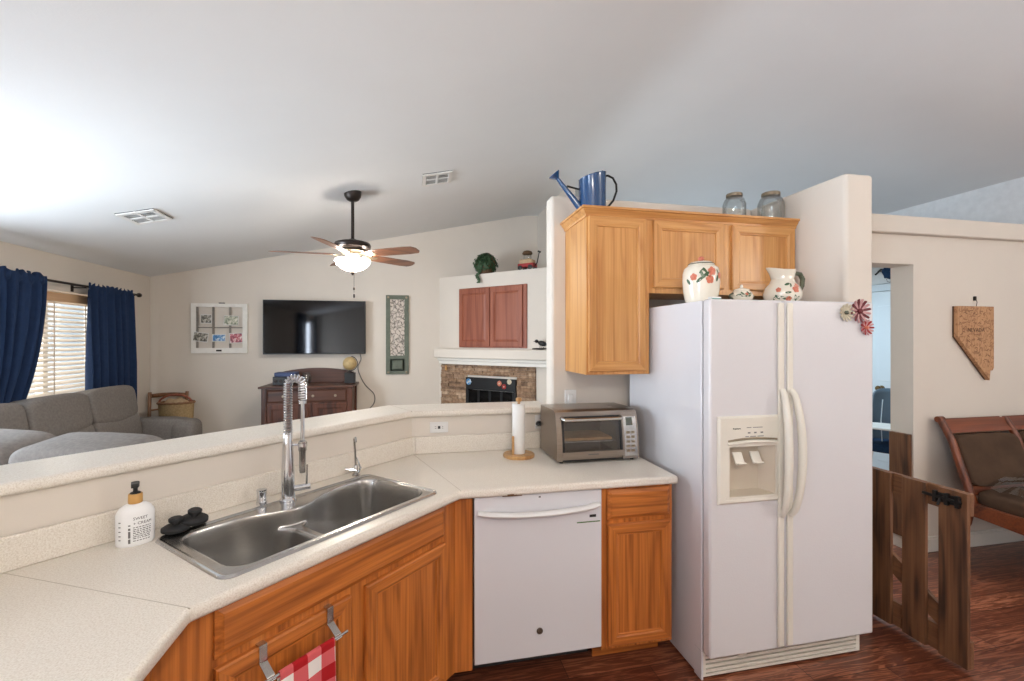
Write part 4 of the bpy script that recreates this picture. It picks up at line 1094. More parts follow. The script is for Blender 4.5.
def smooth_path(p, n=40):
    p = [Vector(q) for q in p]; out = []
    P = [p[0]] + p + [p[-1]]
    for i in range(1, len(P) - 2):
        for k in range(n // len(p) + 1):
            t = k / (n // len(p) + 1)
            out.append(.5 * ((2 * P[i]) + (P[i + 1] - P[i - 1]) * t + (2 * P[i - 1] - 5 * P[i] + 4 * P[i + 1] - P[i + 2]) * t * t + (3 * P[i] - P[i - 1] - 3 * P[i + 1] + P[i + 2]) * t ** 3))
    return out + [p[-1]]
b = B(); b.tube(smooth_path(cord), .0035, 8); cd = b.build('power_cord', M['black_plastic'], to)
b = B(); b.tube([(.700, 2.590, 1.068), (.712, 2.612, 1.066), (.727, 2.640, 1.064)], [.006, .014, .015], 12); b.tube([(.712, 2.60, 1.066), (.736, 2.59, 1.060)], .006, 8); b.build('plug', M['black_plastic'], cd)
def outlet(x, z, w, h, horiz, label, kind='receptacle'):
    t = thing('wall_outlet' if kind == 'receptacle' else 'light_switch', label, 'wall outlet' if kind == 'receptacle' else 'light switch', (x, 2.655, z))
    b = B(); b.box(x - w / 2, x + w / 2, 2.649, 2.655, z - h / 2, z + h / 2); b.build('plate', M['white_plastic'], t, bevel=.003)
    if kind == 'switch':
        b = B(); b.box(x - .016, x + .016, 2.644, 2.650, z - .032, z + .032); b.build('rocker', M['white_plastic'], t, bevel=.003)
        return
    for s_ in (-1, 1):
        ox, oz = (s_ * .020, 0) if horiz else (0, s_ * .020)
        b = B(); b.lathe([(.015, 0), (.015, .0015), (0, .0016)], T=TR(x + ox, 2.6492, z + oz) @ RX(90)); rc_ = b.build('socket', M['white_plastic'], t)
        b = B(); 
        for k in (-.005, .005):
            if horiz: b.box(x + ox - .004, x + ox + .004, 2.6471, 2.6478, z + k - .001, z + k + .001)
            else: b.box(x + k - .001, x + k + .001, 2.6471, 2.6478, z + oz - .004, z + oz + .004)
        b.build('slots', M['dark_print'], rc_, smooth=False)
    if horiz:
        b = B(); b.box(x - .007, x + .007, 2.6465, 2.650, z - .008, z + .008); b.build('test_buttons', M['dark_print'], t, smooth=False)
outlet(.134, 1.060, .104, .062, True, 'white outlet with test buttons on the knee wall above the backsplash')
outlet(.741, 1.070, .072, .084, False, 'white outlet behind the toaster oven with a black plug')
outlet(.930, 1.200, .074, .118, False, 'white wall switch plate above the toaster oven', 'switch')

# ================================================================== DINING SIDE: PLAQUE, GATE, BENCH
YW = 2.655
pq = thing('state_plaque', 'tan carved wooden plaque of a state outline hanging on the wall', 'wall plaque', (4.145, YW, 1.55))
T = Matrix(((1, 0, 0, 0), (0, 0, -1, YW), (0, 1, 0, 0), (0, 0, 0, 1)))   # (x,z) outline extruded towards -y
ol = [(3.942 + (x - 3.952) * .92, z) for x, z in [(3.952, 1.817), (4.338, 1.817), (4.338, 1.352), (4.322, 1.332), (4.300, 1.338), (4.292, 1.258), (3.952, 1.588)]]
b = B(T); b.prism(ol, .012, .038); b.build('board', M['plaque'], pq, smooth=False, bevel=.002)
b = B(T); b.prism([(x, z) for x, z in ol], .002, .012); b.build('backing', M['plaque_side'], pq, smooth=False)
text('NEVADA', .042, M['plaque_side'], pq, TR(4.035, YW - .0384, 1.625) @ FRONT, name='lettering', ext=.001)
b = B(); rng = random.Random(5)
for k in range(150):
    x = rng.uniform(3.96, 4.26); z = rng.uniform(1.36, 1.79)
    if z < 1.60 - (x - 3.95) * .93 + .03: continue
    if 4.02 < x < 4.24 and 1.61 < z < 1.68: continue
    w_, h_ = rng.uniform(.004, .016), rng.uniform(.0015, .0035)
    a = rng.uniform(-.6, .6); b.box(-w_, w_, -.0006, .0006, -h_, h_, T=TR(x, YW - .0384, z) @ R(a, 4, 'Y'))
b.build('burnt_marks', M['burnt_line'], pq, smooth=False)
b = B(); b.tube([(4.146, YW - .022, 1.815), (4.150, YW - .024, 1.85), (4.152, YW - .016, 1.872)], .0022, 6); b.build('wire_loop', M['black_metal'], pq)
b = B(); b.box(4.146, 4.158, YW - .018, YW, 1.862, 1.895); b.build('nail_hook', M['black_metal'], pq, bevel=.003)
# swinging plank gate
gx = 2.535
gt = thing('plank_gate', 'stained pine plank gate standing open beside the refrigerator', 'gate', (gx, 2.1, 0))
gy = [(1.632, 1.753), (1.812, 1.924), (1.984, 2.105), (2.166, 2.285), (2.345, 2.465), (2.525, 2.640)]
for a, c in gy:
    b = B(); b.box(gx - .020, gx, a, c, .022, .842); b.build('plank', M['pallet'], gt, bevel=.002)
b = B(); b.box(gx, gx + .022, 1.632, 2.64, .735, .842); b.build('rail', M['pallet_h'], gt, bevel=.002)
b = B(); b.box(gx, gx + .022, 1.632, 2.64, .022, .150); b.build('rail', M['pallet_h'], gt, bevel=.002)
ang = math.atan2(.60, .90)
b = B(TR(gx + .012, 2.13, .443) @ R(ang, 4, 'X')); b.box(-.011, .011, -.505, .505, -.045, .045); b.build('brace', M['pallet_h'], gt, bevel=.002)
la = B()
zl = .795
la.box(gx - .026, gx - .020, 1.655, 1.775, zl - .022, zl + .022).tube([(gx - .031, 1.65, zl), (gx - .031, 1.815, zl)], .0075, 10)
for y in (1.665, 1.71, 1.76): la.box(gx - .038, gx - .022, y - .008, y + .008, zl - .028, zl + .028)
la.tube([(gx - .033, 1.735, zl), (gx - .05, 1.735, zl - .035)], .006, 8)
la.build('sliding_bolt', M['black_metal'], gt, bevel=.001)
gb = B(); gb.box(3.545, 3.577, 2.665, 2.805, .10, .868)
tag(gb.build('gate_post_board', M['pallet'], origin=(3.56, 2.73, .10), bevel=.002), 'stained pine board fixed upright to the doorway jamb', 'board')
# settee
be = thing('upholstered_bench', 'carved wooden settee with brown suede back against the dining wall', 'bench', (4.36, 2.3, 0))
def back_pt(z): # reclined scroll back: y of the post centre
    u = (z - .46) / .53; return 2.40 + .17 * u + .03 * max(0, u - .75) / .25
for x in (3.745, 4.365, 4.985):
    b = B(); pth = []
    for i in range(13):
        z = .44 + .54 * i / 12; pth.append((x, back_pt(z), z))
    if x != 4.365:
        b.tube(pth, [.026 - .004 * i / 12 for i in range(13)], 12)
        b.tube([(x - .024, back_pt(.98) + .004, .985), (x + .024, back_pt(.98) + .004, .985)], .022, 14)
    else: b.tube(pth, .022, 12)
    b.build('back_post', M['bench_wood'], be)
    if x == 4.365: continue
    b = B(); b.tube([(x, back_pt(.46), .46), (x, 2.43, .30), (x, 2.50, .12), (x, 2.56, .0)], [.026, .024, .020, .019], 10); b.build('leg', M['bench_wood'], be)
    b = B(); b.tube([(x, 1.86, .43), (x, 1.845, .30), (x, 1.82, .12), (x, 1.80, .0)], [.028, .025, .020, .019], 10); b.build('leg', M['bench_wood'], be)
for xa, xb in ((3.77, 4.343), (4.387, 4.962)):
    b = B(); b.grid(lambda u, v: (xa - .01 + (xb - xa + .02) * u, back_pt(.90 + .09 * v) - .016 + .010 * sin(pi * v), .895 + .09 * v), 8, 5)
    b.grid(lambda u, v: (xa - .01 + (xb - xa + .02) * u, back_pt(.90 + .09 * v) + .020, .895 + .09 * v), 8, 5); b.build('top_rail', M['bench_wood_h'], be)
    b = B()
    b.sell(((xa + xb) / 2, 0, 0), ((xb - xa) / 2, .035, .170), .28, .28, 36, 20)
    b.v = [Vector((p.x, back_pt(.715 + p.z) + p.y - .002, .715 + p.z)) for p in b.v]; b.build('back_cushion', M['bench_fabric'], be, angle=60)
    b = B(); b.grid(lambda u, v: (xa + (xb - xa) * u, back_pt(.50 + .05 * v) - .014, .495 + .055 * v), 6, 2); b.grid(lambda u, v: (xa + (xb - xa) * u, back_pt(.50 + .05 * v) + .014, .495 + .055 * v), 6, 2); b.build('lower_rail', M['bench_wood_h'], be)
b = B()
for x in (3.745, 4.985):
    pts = [(2.43, .36), (2.43, .45), (1.84, .44), (1.84, .37), (2.1, .335)]
    b.prism(pts, x - .02, x + .02, T=PX)
b.box(3.745, 4.985, 1.84, 1.872, .36, .44).box(3.745, 4.985, 2.40, 2.43, .36, .44); b.build('seat_frame', M['bench_wood_h'], be, bevel=.006)
b = B(); b.sell((4.365, 2.125, .475), (.63, .295, .065), .35, .25, 40, 16); b.build('seat_cushion', M['bench_fabric'], be, angle=60)
# clear plastic sheet crumpled over the seat
b = B(); rng = random.Random(11); ph_ = [(rng.uniform(4, 17), rng.uniform(4, 17), rng.uniform(0, 6), rng.uniform(.004, .011)) for _ in range(9)]
def sheet(u, v):
    x = 3.80 + 1.02 * u; y = 1.86 + .50 * v
    z = .555 + .16 * max(0, (u - .25)) * max(0, 1 - abs(v - .75) * 1.8) + .10 * v * v * u
    for a_, b_, c_, d_ in ph_: z += d_ * abs(sin(a_ * u + b_ * v + c_)) 
    if v < .06: z -= .05 * (1 - v / .06)
    if u < .06: z -= .035 * (1 - u / .06)
    return (x, y, z)
b.grid(sheet, 46, 26)
tag(b.build('plastic_sheet', M['plastic_wrap'], origin=(4.3, 2.1, .55), angle=20), 'crumpled clear plastic sheet lying over the settee seat', 'plastic sheet')

# ================================================================== LAUNDRY ROOM BEYOND THE DOORWAY
b = B(); b.box(XR - .02, XR, 3.60, 4.86, 0, 2.38); b.rings([(3.60, 4.86, .0, 2.38, 0)] * 1) if False else None
dj = thing('wall_door_casing', 'pale painted door casing in the laundry room', 'casing', (XR, 4.2, 0)); dj['kind'] = 'structure'
TXM = Matrix(((0, -1, 0, XR), (1, 0, 0, 0), (0, 0, 1, 0), (0, 0, 0, 1)))     # local x -> world y, local -y -> towards -X ... mirrored below
b = B(); b.box(XR - .022, XR - .001, 3.72, 3.80, 0, 2.20).box(XR - .022, XR - .001, 4.70, 4.78, 0, 2.20).box(XR - .022, XR - .001, 3.72, 4.78, 2.12, 2.20); b.build('casing_boards', M['door_paint'], dj, bevel=.004)
dl = B(); dl.box(XR - .045, XR - .002, 3.81, 4.69, .01, 2.11)
d3 = struct('door_3', dl, M['door_paint'], origin=(XR - .02, 4.25, 0), bevel=.002)
b = B()
for ya, yb in ((3.90, 4.20), (4.30, 4.60)):
    for za, zb_ in ((.20, .90), (1.10, 1.95)):
        b.box(XR - .050, XR - .044, ya, yb, za, zb_)
b.build('door_panels', M['door_paint'], d3, bevel=.004)
b = B(); b.lathe([(.032, 0), (.032, .006), (.012, .01), (.012, .035), (.026, .042), (.032, .058), (.024, .072), (0, .076)], T=TR(XR - .045, 4.155, 1.02) @ RY(-90)); b.build('door_knob', M['brass'], d3)
# blue cap on a wire hanger above the door
hg = thing('hanging_cap', 'dark blue cloth bundle hanging from a wire hook above the laundry door', 'hanging cloth', (XR - .06, 4.10, 2.33))
b = B(); b.sell((XR - .075, 4.045, 2.312), (.05, .072, .070), .8, .9, 20, 14, fn=lambda q: Vector((q.x, q.y + .012 * sin(q.z * 60), q.z + .010 * sin(q.y * 70)))); b.build('cloth', M['navy_cloth'], hg, angle=60)
b = B(); b.tube([(XR, 4.20, 2.345), (XR - .05, 4.20, 2.345), (XR - .06, 4.16, 2.365), (XR - .06, 4.10, 2.36), (XR - .06, 4.04, 2.33)], .005, 8)
b.tube([(XR - .06, 4.22, 2.31), (XR - .06, 4.16, 2.355), (XR - .06, 4.08, 2.345)], .010, 8)
b.tube([(XR - .07, 4.05 + .035 * cos(a * .4), 2.235 + .03 * sin(a * .4)) for a in range(16)], .003, 6); b.build('wire_hook', M['black_metal'], hg)
# high chair
hx, hy = 4.30, 3.40
hc = thing('high_chair', 'slate blue high chair with white tray seen through the doorway', 'high chair', (hx, hy, 0), radians(-60))
T = TR(hx, hy, 0) @ RZ(-60)
b = B(T)
b.grid(lambda u, v: (.19 * sin(-1.25 + 2.5 * u) * (1 - .18 * v * v), .17 - .10 * cos(-1.25 + 2.5 * u) * -1 * (.9) + .05 * v - .09, .58 + .52 * v - .05 * abs(2 * u - 1) ** 3 * v), 18, 12)
sh = b.build('seat_back', M['slate_shell'], hc, angle=60); md = sh.modifiers.new('thickness', 'SOLIDIFY'); md.thickness = .02
b = B(T); b.sell((0, .02, .575), (.19, .19, .045), .4, .6, 24, 10); b.build('seat', M['navy_cloth'], hc)
b = B(T); b.prism([(.26 * cos(a) * (1 if sin(a) < 0 else .95), -.13 + .17 * sin(a)) for a in [2 * pi * i / 28 for i in range(28)]], .765, .785); b.build('tray', M['white_plastic'], hc, bevel=.006)
b = B(T)
for s_ in (-1, 1): b.tube([(s_ * .20, -.13, .765), (s_ * .20, .06, .72), (s_ * .19, .13, .62)], .014, 8)
b.build('tray_arms', M['white_plastic'], hc)
for sx_, sy_ in ((-1, -1), (1, -1), (1, 1), (-1, 1)):
    b = B(T); b.tube([(sx_ * .14, sy_ * .12 + .02, .56), (sx_ * .26, sy_ * .28 + .02, .0)], [.016, .014], 10); b.build('leg', M['white_metal'], hc)
b = B(T)
for s_ in (-1, 1): b.tube([(s_ * .06, -.05 + .13, 1.0), (s_ * .07, .06, .8), (s_ * .05, -.02, .62)], .012, 6, flat=.3)
b.build('harness', M['door_paint'], hc)

# ================================================================== LIVING ROOM
# ceiling vents
SL = math.atan(.2157)
def vent(x, y, w, d, label, split):
    z = zc(x); t = thing('ceiling_vent', label, 'vent', (x, y, z), 0, None)
    T = TR(x, y, z - .001) @ R(-SL, 4, 'Y')
    b = B(T); b.box(-w / 2, w / 2, -d / 2, d / 2, -.004, .0); b.build('backing', M['gap'], t, smooth=False)
    b = B(T); e = .030
    b.box(-w / 2, -w / 2 + e, -d / 2, d / 2, -.016, 0).box(w / 2 - e, w / 2, -d / 2, d / 2, -.016, 0).box(-w / 2, w / 2, -d / 2, -d / 2 + e, -.016, 0).box(-w / 2, w / 2, d / 2 - e, d / 2, -.016, 0)
    b.box(-.010, .010, -d / 2, d / 2, -.015, 0).box(-w / 2, w / 2, -.012, .012, -.015, 0); b.build('frame', M['white_metal'], t, bevel=.003)
    b = B(T); n = 7
    for i in range(n):
        y_ = -d / 2 + e + (d - 2 * e) * (i + .5) / n
        b.box(-w / 2 + e, w / 2 - e, -.013, .013, -.0008, .0008, T=TR(0, y_, -.009) @ RX(42))
    b.build('louvres', M['white_metal'], t, smooth=False)
vent(-2.078, 4.098, .262, .285, 'white ceiling vent near the window side of the living room', 0)
vent(.190, 4.158, .262, .285, 'white ceiling vent to the right of the ceiling fan', 0)

# ceiling fan
fX, fY = -.545, 4.254; fz = zc(fX)
fan = thing('ceiling_fan', 'bronze ceiling fan with five walnut blades and a lit bowl lamp', 'ceiling fan', (fX, fY, fz))
b = B(); b.lathe([(.075, .03), (.075, .0), (.072, -.03), (.052, -.062), (.030, -.074), (0, -.075)], (fX, fY, fz)); b.build('canopy', M['bronze'], fan)
b = B(); b.tube([(fX, fY, fz - .06), (fX, fY, 2.44)], .014, 12); b.build('downrod', M['bronze'], fan)
b = B(); b.lathe([(0, 2.462), (.03, 2.460), (.045, 2.448), (.110, 2.438), (.148, 2.425), (.158, 2.405), (.152, 2.385), (.125, 2.372), (.10, 2.366), (0, 2.366)], (fX, fY, 0), n=40); b.build('motor_housing', M['bronze'], fan)
b = B(); b.lathe([(.10, 2.368), (.112, 2.350), (.095, 2.335), (.07, 2.325), (.06, 2.300), (.09, 2.284), (.128, 2.276), (.132, 2.268), (0, 2.268)], (fX, fY, 0), n=36); b.build('light_fitter', M['tin_lid'], fan)
b = B(); b.lathe([(.150, 2.276), (.152, 2.268), (.138, 2.238), (.104, 2.205), (.060, 2.182), (.02, 2.174), (0, 2.173)], (fX, fY, 0), n=40); bw = b.build('glass_bowl', M['bowl_glass'], fan)
b = B(); b.lathe([(0, 2.176), (.020, 2.172), (.022, 2.164), (.012, 2.155), (.007, 2.140), (0, 2.138)], (fX, fY, 0)); b.build('finial', M['bronze'], fan)
b = B(); b.tube([(fX + .012, fY, 2.16), (fX + .012, fY, 1.985)], .0022, 6); b.lathe([(0, 1.935), (.008, 1.945), (.008, 1.965), (.004, 1.975), (0, 1.975)], (fX + .012, fY, 0), n=12).lathe([(0, 2.005), (.008, 2.012), (.008, 2.028), (.004, 2.034), (0, 2.034)], (fX + .012, fY, 0), n=12); b.build('pull_chain', M['bronze'], fan)
rv = Vector((.992, .126, 0)); tv = Vector((.126, -.992, 0))
for ang in (40, 112, 184, 256, 328):
    dvec = rv * cos(radians(ang)) + tv * sin(radians(ang)); az = math.atan2(dvec.y, dvec.x)
    T = TR(fX, fY, 2.322) @ R(az, 4, 'Z') @ RX(-13)
    olb = [(.155, -.050), (.30, -.066), (.56, -.072), (.645, -.062), (.672, -.030), (.672, .030), (.645, .062), (.56, .072), (.30, .066), (.155, .050)]
    b = B(T); b.prism(olb, -.003, .003); bl = b.build('blade', M['fan_wood'], fan, bevel=.001)
    b = B(T); b.prism([(.085, -.012), (.13, -.018), (.19, -.042), (.24, -.03), (.25, 0), (.24, .03), (.19, .042), (.13, .018), (.085, .012)], -.007, -.0032); b.build('blade_iron', M['tin_lid'], bl, bevel=.001)

# television
tv_ = thing('television', 'large black flat-screen television mounted on the far wall', 'television', (-1.229, 6.12, 1.726))
b = B(); b.box(-1.833, -.625, 6.102, 6.145, 1.389, 2.063); b.build('cabinet', M['black_plastic'], tv_, bevel=.004)
b = B(); b.box(-1.825, -.633, 6.0995, 6.103, 1.401, 2.056); b.build('screen', M['screen'], tv_, smooth=False)
b = B(); b.box(-1.45, -1.0, 6.145, 6.219, 1.55, 1.9); b.build('wall_mount', M['black_metal'], tv_, bevel=.004)
b = B(); b.tube(smooth_path([(-.70, 6.14, 1.40), (-.69, 6.19, 1.32), (-.73, 6.205, 1.22), (-.71, 6.21, 1.12), (-.64, 6.205, .98), (-.53, 6.205, .86), (-.53, 6.205, .74), (-.62, 6.205, .62), (-.66, 6.205, .45)], 50), .006, 6); b.build('power_cable', M['grey_print'], tv_)
# old window frame with photographs
fx0, fx1, fz0, fz1 = -2.652, -2.034, 1.405, 2.012
of = thing('window_frame_decor', 'chippy white six-pane window frame hung on the wall as photo holder', 'wall frame', ((fx0 + fx1) / 2, YT, fz0))
yf = YT - .035
b = B(); e = .052
b.box(fx0, fx0 + e, yf, YT - .001, fz0, fz1).box(fx1 - e, fx1, yf, YT - .001, fz0, fz1).box(fx0 + e, fx1 - e, yf, YT - .001, fz0, fz0 + e + .012).box(fx0 + e, fx1 - e, yf, YT - .001, fz1 - e + .010, fz1); b.build('frame', M['chippy_white'], of, weld=False)
b = B()
for x in (fx0 + e + .010, fx0 + .238, fx0 + .424): b.box(x - .010, x + .010, yf + .006, yf + .020, fz0 + .06, fz1 - .04)
b.box(fx0 + e, fx1 - e, yf + .008, yf + .020, 1.712, 1.724); b.build('muntins', M['muntin'], of, smooth=False)
b = B(); b.box(fx0 + .275, fx0 + .335, yf - .008, yf, fz0 + .022, fz0 + .042); b.build('sash_lift', M['bronze'], of, bevel=.003)
b = B(); b.box(fx0 + .30, fx0 + .36, yf, YT - .005, fz1, fz1 + .012); b.build('hanger', M['bronze'], of, bevel=.003)
def photo(xc, zc_, w, h, m, label, tilt=0, border=True):
    t = thing('photo_print', label, 'photo', (xc, yf, zc_), 0, 'photos clipped on the window frame')
    T = TR(xc, yf - .002, zc_) @ R(radians(tilt), 4, 'Y')
    b = B(T); b.box(-w / 2, w / 2, 0, .0015, -h / 2, h / 2); b.build('paper', M['paper'], t, smooth=False)
    b = B(T); b.box(-w / 2 + .008, w / 2 - .008, -.0008, .0, -h / 2 + .008, h / 2 - .008); b.build('image', M[m], t, smooth=False)
photo(fx0 + .165, 1.822, .125, .11, 'photo_grey', 'dark photo print clipped on the frame, upper left')
photo(fx0 + .440, 1.806, .165, .12, 'photo_green', 'pale green photo print clipped on the frame, upper right', 2)
photo(fx0 + .105, 1.602, .165, .115, 'photo_grey', 'tilted grey photo print on the frame, lower left', 8)
photo(fx0 + .305, 1.592, .150, .090, 'photo_blue', 'blue photo print on the frame, bottom row centre')
photo(fx0 + .495, 1.590, .150, .125, 'photo_red', 'red patterned photo print on the frame, lower right', -3)
# carved green panel
gx0, gx1, gz0, gz1 = -.378, -.085, 1.115, 2.158
gp = thing('carved_panel', 'tall sage green wall panel with pressed scrollwork insert', 'wall panel', ((gx0 + gx1) / 2, YT, gz0))
b = B(); y_ = YT - .03; e = .055
b.box(gx0, gx0 + e, y_, YT - .001, gz0, gz1).box(gx1 - e, gx1, y_, YT - .001, gz0, gz1).box(gx0 + e, gx1 - e, y_, YT - .001, gz1 - e, gz1).box(gx0 + e, gx1 - e, y_, YT - .001, gz0, gz0 + .045).box(gx0 + e, gx1 - e, y_, YT - .001, gz0 + .20, gz0 + .245); b.build('frame', M['sage'], gp, weld=False)
b = B(); b.box(gx0 + e, gx1 - e, YT - .018, YT - .001, gz0 + .245, gz1 - e); b.build('scroll_insert', M['relief'], gp, smooth=False)
b = B(); b.rings([(gx0 + e, gx1 - e, gz0 + .045, gz0 + .20, YT - .012), (gx0 + e + .02, gx1 - e - .02, gz0 + .06, gz0 + .185, YT - .012), (gx0 + e + .035, gx1 - e - .035, gz0 + .075, gz0 + .17, YT - .024)]); b.build('lower_panel', M['sage'], gp, smooth=False)
for x in (gx0 + .03, gx1 - .03):
    for z in (gz0 + .025, gz1 - .028):
        b = B(); b.lathe([(.014, 0), (.012, .006), (0, .008)], T=TR(x, y_, z) @ RX(90), n=14); b.build('rosette', M['tin_lid'], gp)

# sideboard
sx0, sx1, sy0, sy1, sz = -1.735, -.740, 5.72, 6.19, 1.028
sd = thing('sideboard', 'dark mahogany sideboard with curved backboard below the television', 'sideboard', ((sx0 + sx1) / 2, 5.95, 0))
b = B(); b.box(sx0 - .028, sx1 + .028, sy0 - .03, sy1, sz - .026, sz); b.build('top', M['dark_wood'], sd, bevel=.006)
b = B(); b.box(sx0 + .02, sx1 - .02, sy0 + .012, sy1 - .005, .14, sz - .026); b.build('case', M['dark_wood_v'], sd, smooth=False)
for x in (sx0 + .025, sx1 - .025):
    for y in (sy0 + .025, sy1 - .03):
        b = B(); b.box(x - .026, x + .026, y - .026, y + .026, 0, sz - .026); b.build('corner_post', M['dark_wood_v'], sd, bevel=.004)
xm = (sx0 + sx1) / 2
for xa, xb, kn in ((sx0 + .06, xm - .08, 1), (xm - .06, sx1 - .06, 2)):
    b = B(); slab(b, xa, xb, sy0 - .004, .835, .985); q = b.build('drawer', M['dark_wood'], sd, angle=20)
    for k in range(kn):
        x = (xa + xb) / 2 if kn == 1 else xa + (xb - xa) * (.25 + .5 * k)
        c = B(); c.lathe([(.012, 0), (.010, .012), (.016, .020), (0, .024)], T=TR(x, sy0 - .004, .91) @ RX(90), n=14); c.build('knob', M['tin_lid'], q)
for xa, xb in ((sx0 + .06, xm - .08), (xm + .06, sx1 - .06)):
    b = B(); door_panel(b, xa, xb, sy0 - .004, .20, .815, fw=.06, horiz=None); q = b.build('door', M['dark_wood_v'], sd, angle=20)
    c = B(); c.lathe([(.010, 0), (.008, .010), (.014, .016), (0, .020)], T=TR(xb - .03, sy0 - .004, .52) @ RX(90), n=14); c.build('knob', M['tin_lid'], q)
b = B(); b.box(xm - .06, xm + .04, sy0 - .004, sy0 + .014, .20, .815).tube([(xm - .01, sy0 - .006, .25), (xm + .01, sy0 - .014, .40), (xm - .03, sy0 - .014, .55), (xm + .01, sy0 - .012, .70), (xm - .01, sy0 - .006, .79)], .014, 8); b.build('carved_stile', M['dark_wood_v'], sd, bevel=.002)
n = 18; bp_ = [(sx0 + .09, sz)] + [(sx0 + .09 + (sx1 - sx0 - .15) * i / n, sz + .135 + .050 * sin(pi * i / n) ** .8) for i in range(n + 1)] + [(sx1 - .06, sz)]
b = B(Matrix(((1, 0, 0, 0), (0, 0, -1, sy1), (0, 1, 0, 0), (0, 0, 0, 1)))); b.prism(bp_, .0, .028); b.build('backboard', M['dark_wood'], sd, bevel=.004)
# things on the sideboard
bx = thing('storage_box', 'dark slatted box with blue lid at the left end of the sideboard', 'box', (-1.53, 5.96, sz))
b = B(); b.box(-1.655, -1.43, 5.86, 6.03, sz + .001, sz + .10); b.build('box', M['black_plastic'], bx, bevel=.006)
b = B()
for k in range(4): b.lathe([(.022, 0), (.018, .008), (0, .008)], T=TR(-1.625 + k * .056, 5.86, sz + .045) @ RX(90), n=14)
b.build('dials', M['bronze'], bx)
b = B(); b.box(-1.635, -1.40, 5.85, 6.03, sz + .102, sz + .150); b.build('lid', M['book_blue'], bx, bevel=.008)
vs_o = B(); vs_o.lathe([(.03, 0), (.05, .02), (.062, .07), (.05, .115), (.042, .13), (.046, .14), (.040, .14), (.036, .125), (.046, .11), (.055, .07), (.045, .022), (0, .012)], (-1.30, 5.95, sz + .001))
tag(vs_o.build('glass_vase', M['glass'], origin=(-1.30, 5.95, sz + .001)), 'round clear glass vase on the sideboard beside the blue-lidded box', 'vase')
gs = thing('globe_stand', 'small antique beige globe on a dark block at the sideboard end', 'globe', (-.80, 5.98, sz))
b = B(); b.box(-.855, -.735, 5.92, 6.04, sz + .001, sz + .13); b.build('block', M['black_plastic'], gs, bevel=.006)
b = B(); b.lathe([(.05, .131), (.048, .140), (.012, .146), (.010, .16), (0, .16)], (-.80, 5.98, sz), n=20)
b.tube([(-.80 + .092 * sin(a), 5.98, sz + .245 - .092 * cos(a)) for a in [pi * i / 14 - .2 for i in range(15)]], .005, 6); b.build('arc', M['bronze'], gs)
b = B(); b.sell((-.80, 5.98, sz + .245), (.084, .084, .084), 1, 1, 28, 18); b.build('ball', M['globe'], gs)

# sofa by the window, backs to the wall, facing +X
def cushion(b, c, r, e1=.45, e2=.45, T=None, sag=0, n=36, m=22, fn=None):
    b.sell(c, r, e1, e2, n, m, T=T, fn=fn)
def build_sofa(name, label, T, n_seat, w, back_h, group=None, arms=(-1, 1)):
    # local frame: x along the sofa, -y is the front, origin at the floor under the back centre
    loc = T.to_translation(); rz = T.to_euler().z
    t = thing(name, label, 'sofa', loc, rz)
    L = n_seat * w
    b = B(T); b.box(-L / 2, L / 2, -.80, -.10, .06, .30); b.build('base', M['sofa'], t, bevel=.03, seg=3)
    for i in range(n_seat):
        xc = -L / 2 + w * (i + .5)
        b = B(T); cushion(b, (xc, -.56, .385), (w / 2 - .004, .36, .105), .4, .3); b.build('seat_cushion', M['sofa'], t, angle=70)
        # back pad: lower lumbar roll and taller head pad, with a seam curving between them
        def bulge(q): return q
        Tt = T @ TR(xc, -.235, .44) @ RX(-9)
        b = B(Tt); cushion(b, (0, -.012, .19), (w / 2 - .004, .115, .20), .40, .2, fn=lambda q: Vector((q.x, q.y, q.z + .05 * (q.x / (w / 2)) ** 2 * (1 if q.z > 0 else 0)))); lo = b.build('back_cushion', M['sofa'], t, angle=70)
        b = B(Tt); cushion(b, (0, .005, back_h - .245), (w / 2 - .003, .130, .19), .32, .18, fn=lambda q: Vector((q.x, q.y, q.z + (.05 * (q.x / (w / 2)) ** 2 if q.z < 0 else -.012 * (q.x / (w / 2)) ** 2)))); b.build('head_pad', M['sofa'], t, angle=70)
    b = B(T); b.box(-L / 2, L / 2, -.17, -.02, .06, back_h + .22); b.v = [Vector(p) for p in b.v]; b.build('back_frame', M['sofa'], t, bevel=.05, seg=4)
    for s_ in arms:
        xa = s_ * (L / 2 + .11)
        b = B(T); cushion(b, (xa, -.39, .42), (.115, .38, .34), .3, .3, fn=lambda q: Vector((q.x, q.y, q.z - .05 * max(0, -q.y / .44) ** 2 * (1 if q.z > 0 else 0)))); ar = b.build('arm', M['sofa'], t, angle=70)
        b = B(T); cushion(b, (xa, -.66, .60), (.130, .125, .135), .6, .6); b.build('arm_front', M['sofa'], ar, angle=70)
    for sx_ in (-1, 1):
        for y in (-.75, -.12):
            b = B(T); b.box(sx_ * (L / 2 - .06) - .03, sx_ * (L / 2 - .06) + .03, y - .03, y + .03, 0, .07); b.build('foot', M['black_plastic'], t, bevel=.004)
    return t
build_sofa('reclining_sofa', 'long grey-brown reclining sofa against the window wall', TR(-3.02, 4.31, 0) @ RZ(90), 3, .66, .74, arms=(1,))
build_sofa('reclining_sofa', 'grey reclining loveseat with its back to the bar', TR(-1.77, 2.40, 0) @ RZ(160), 2, .60, .74)

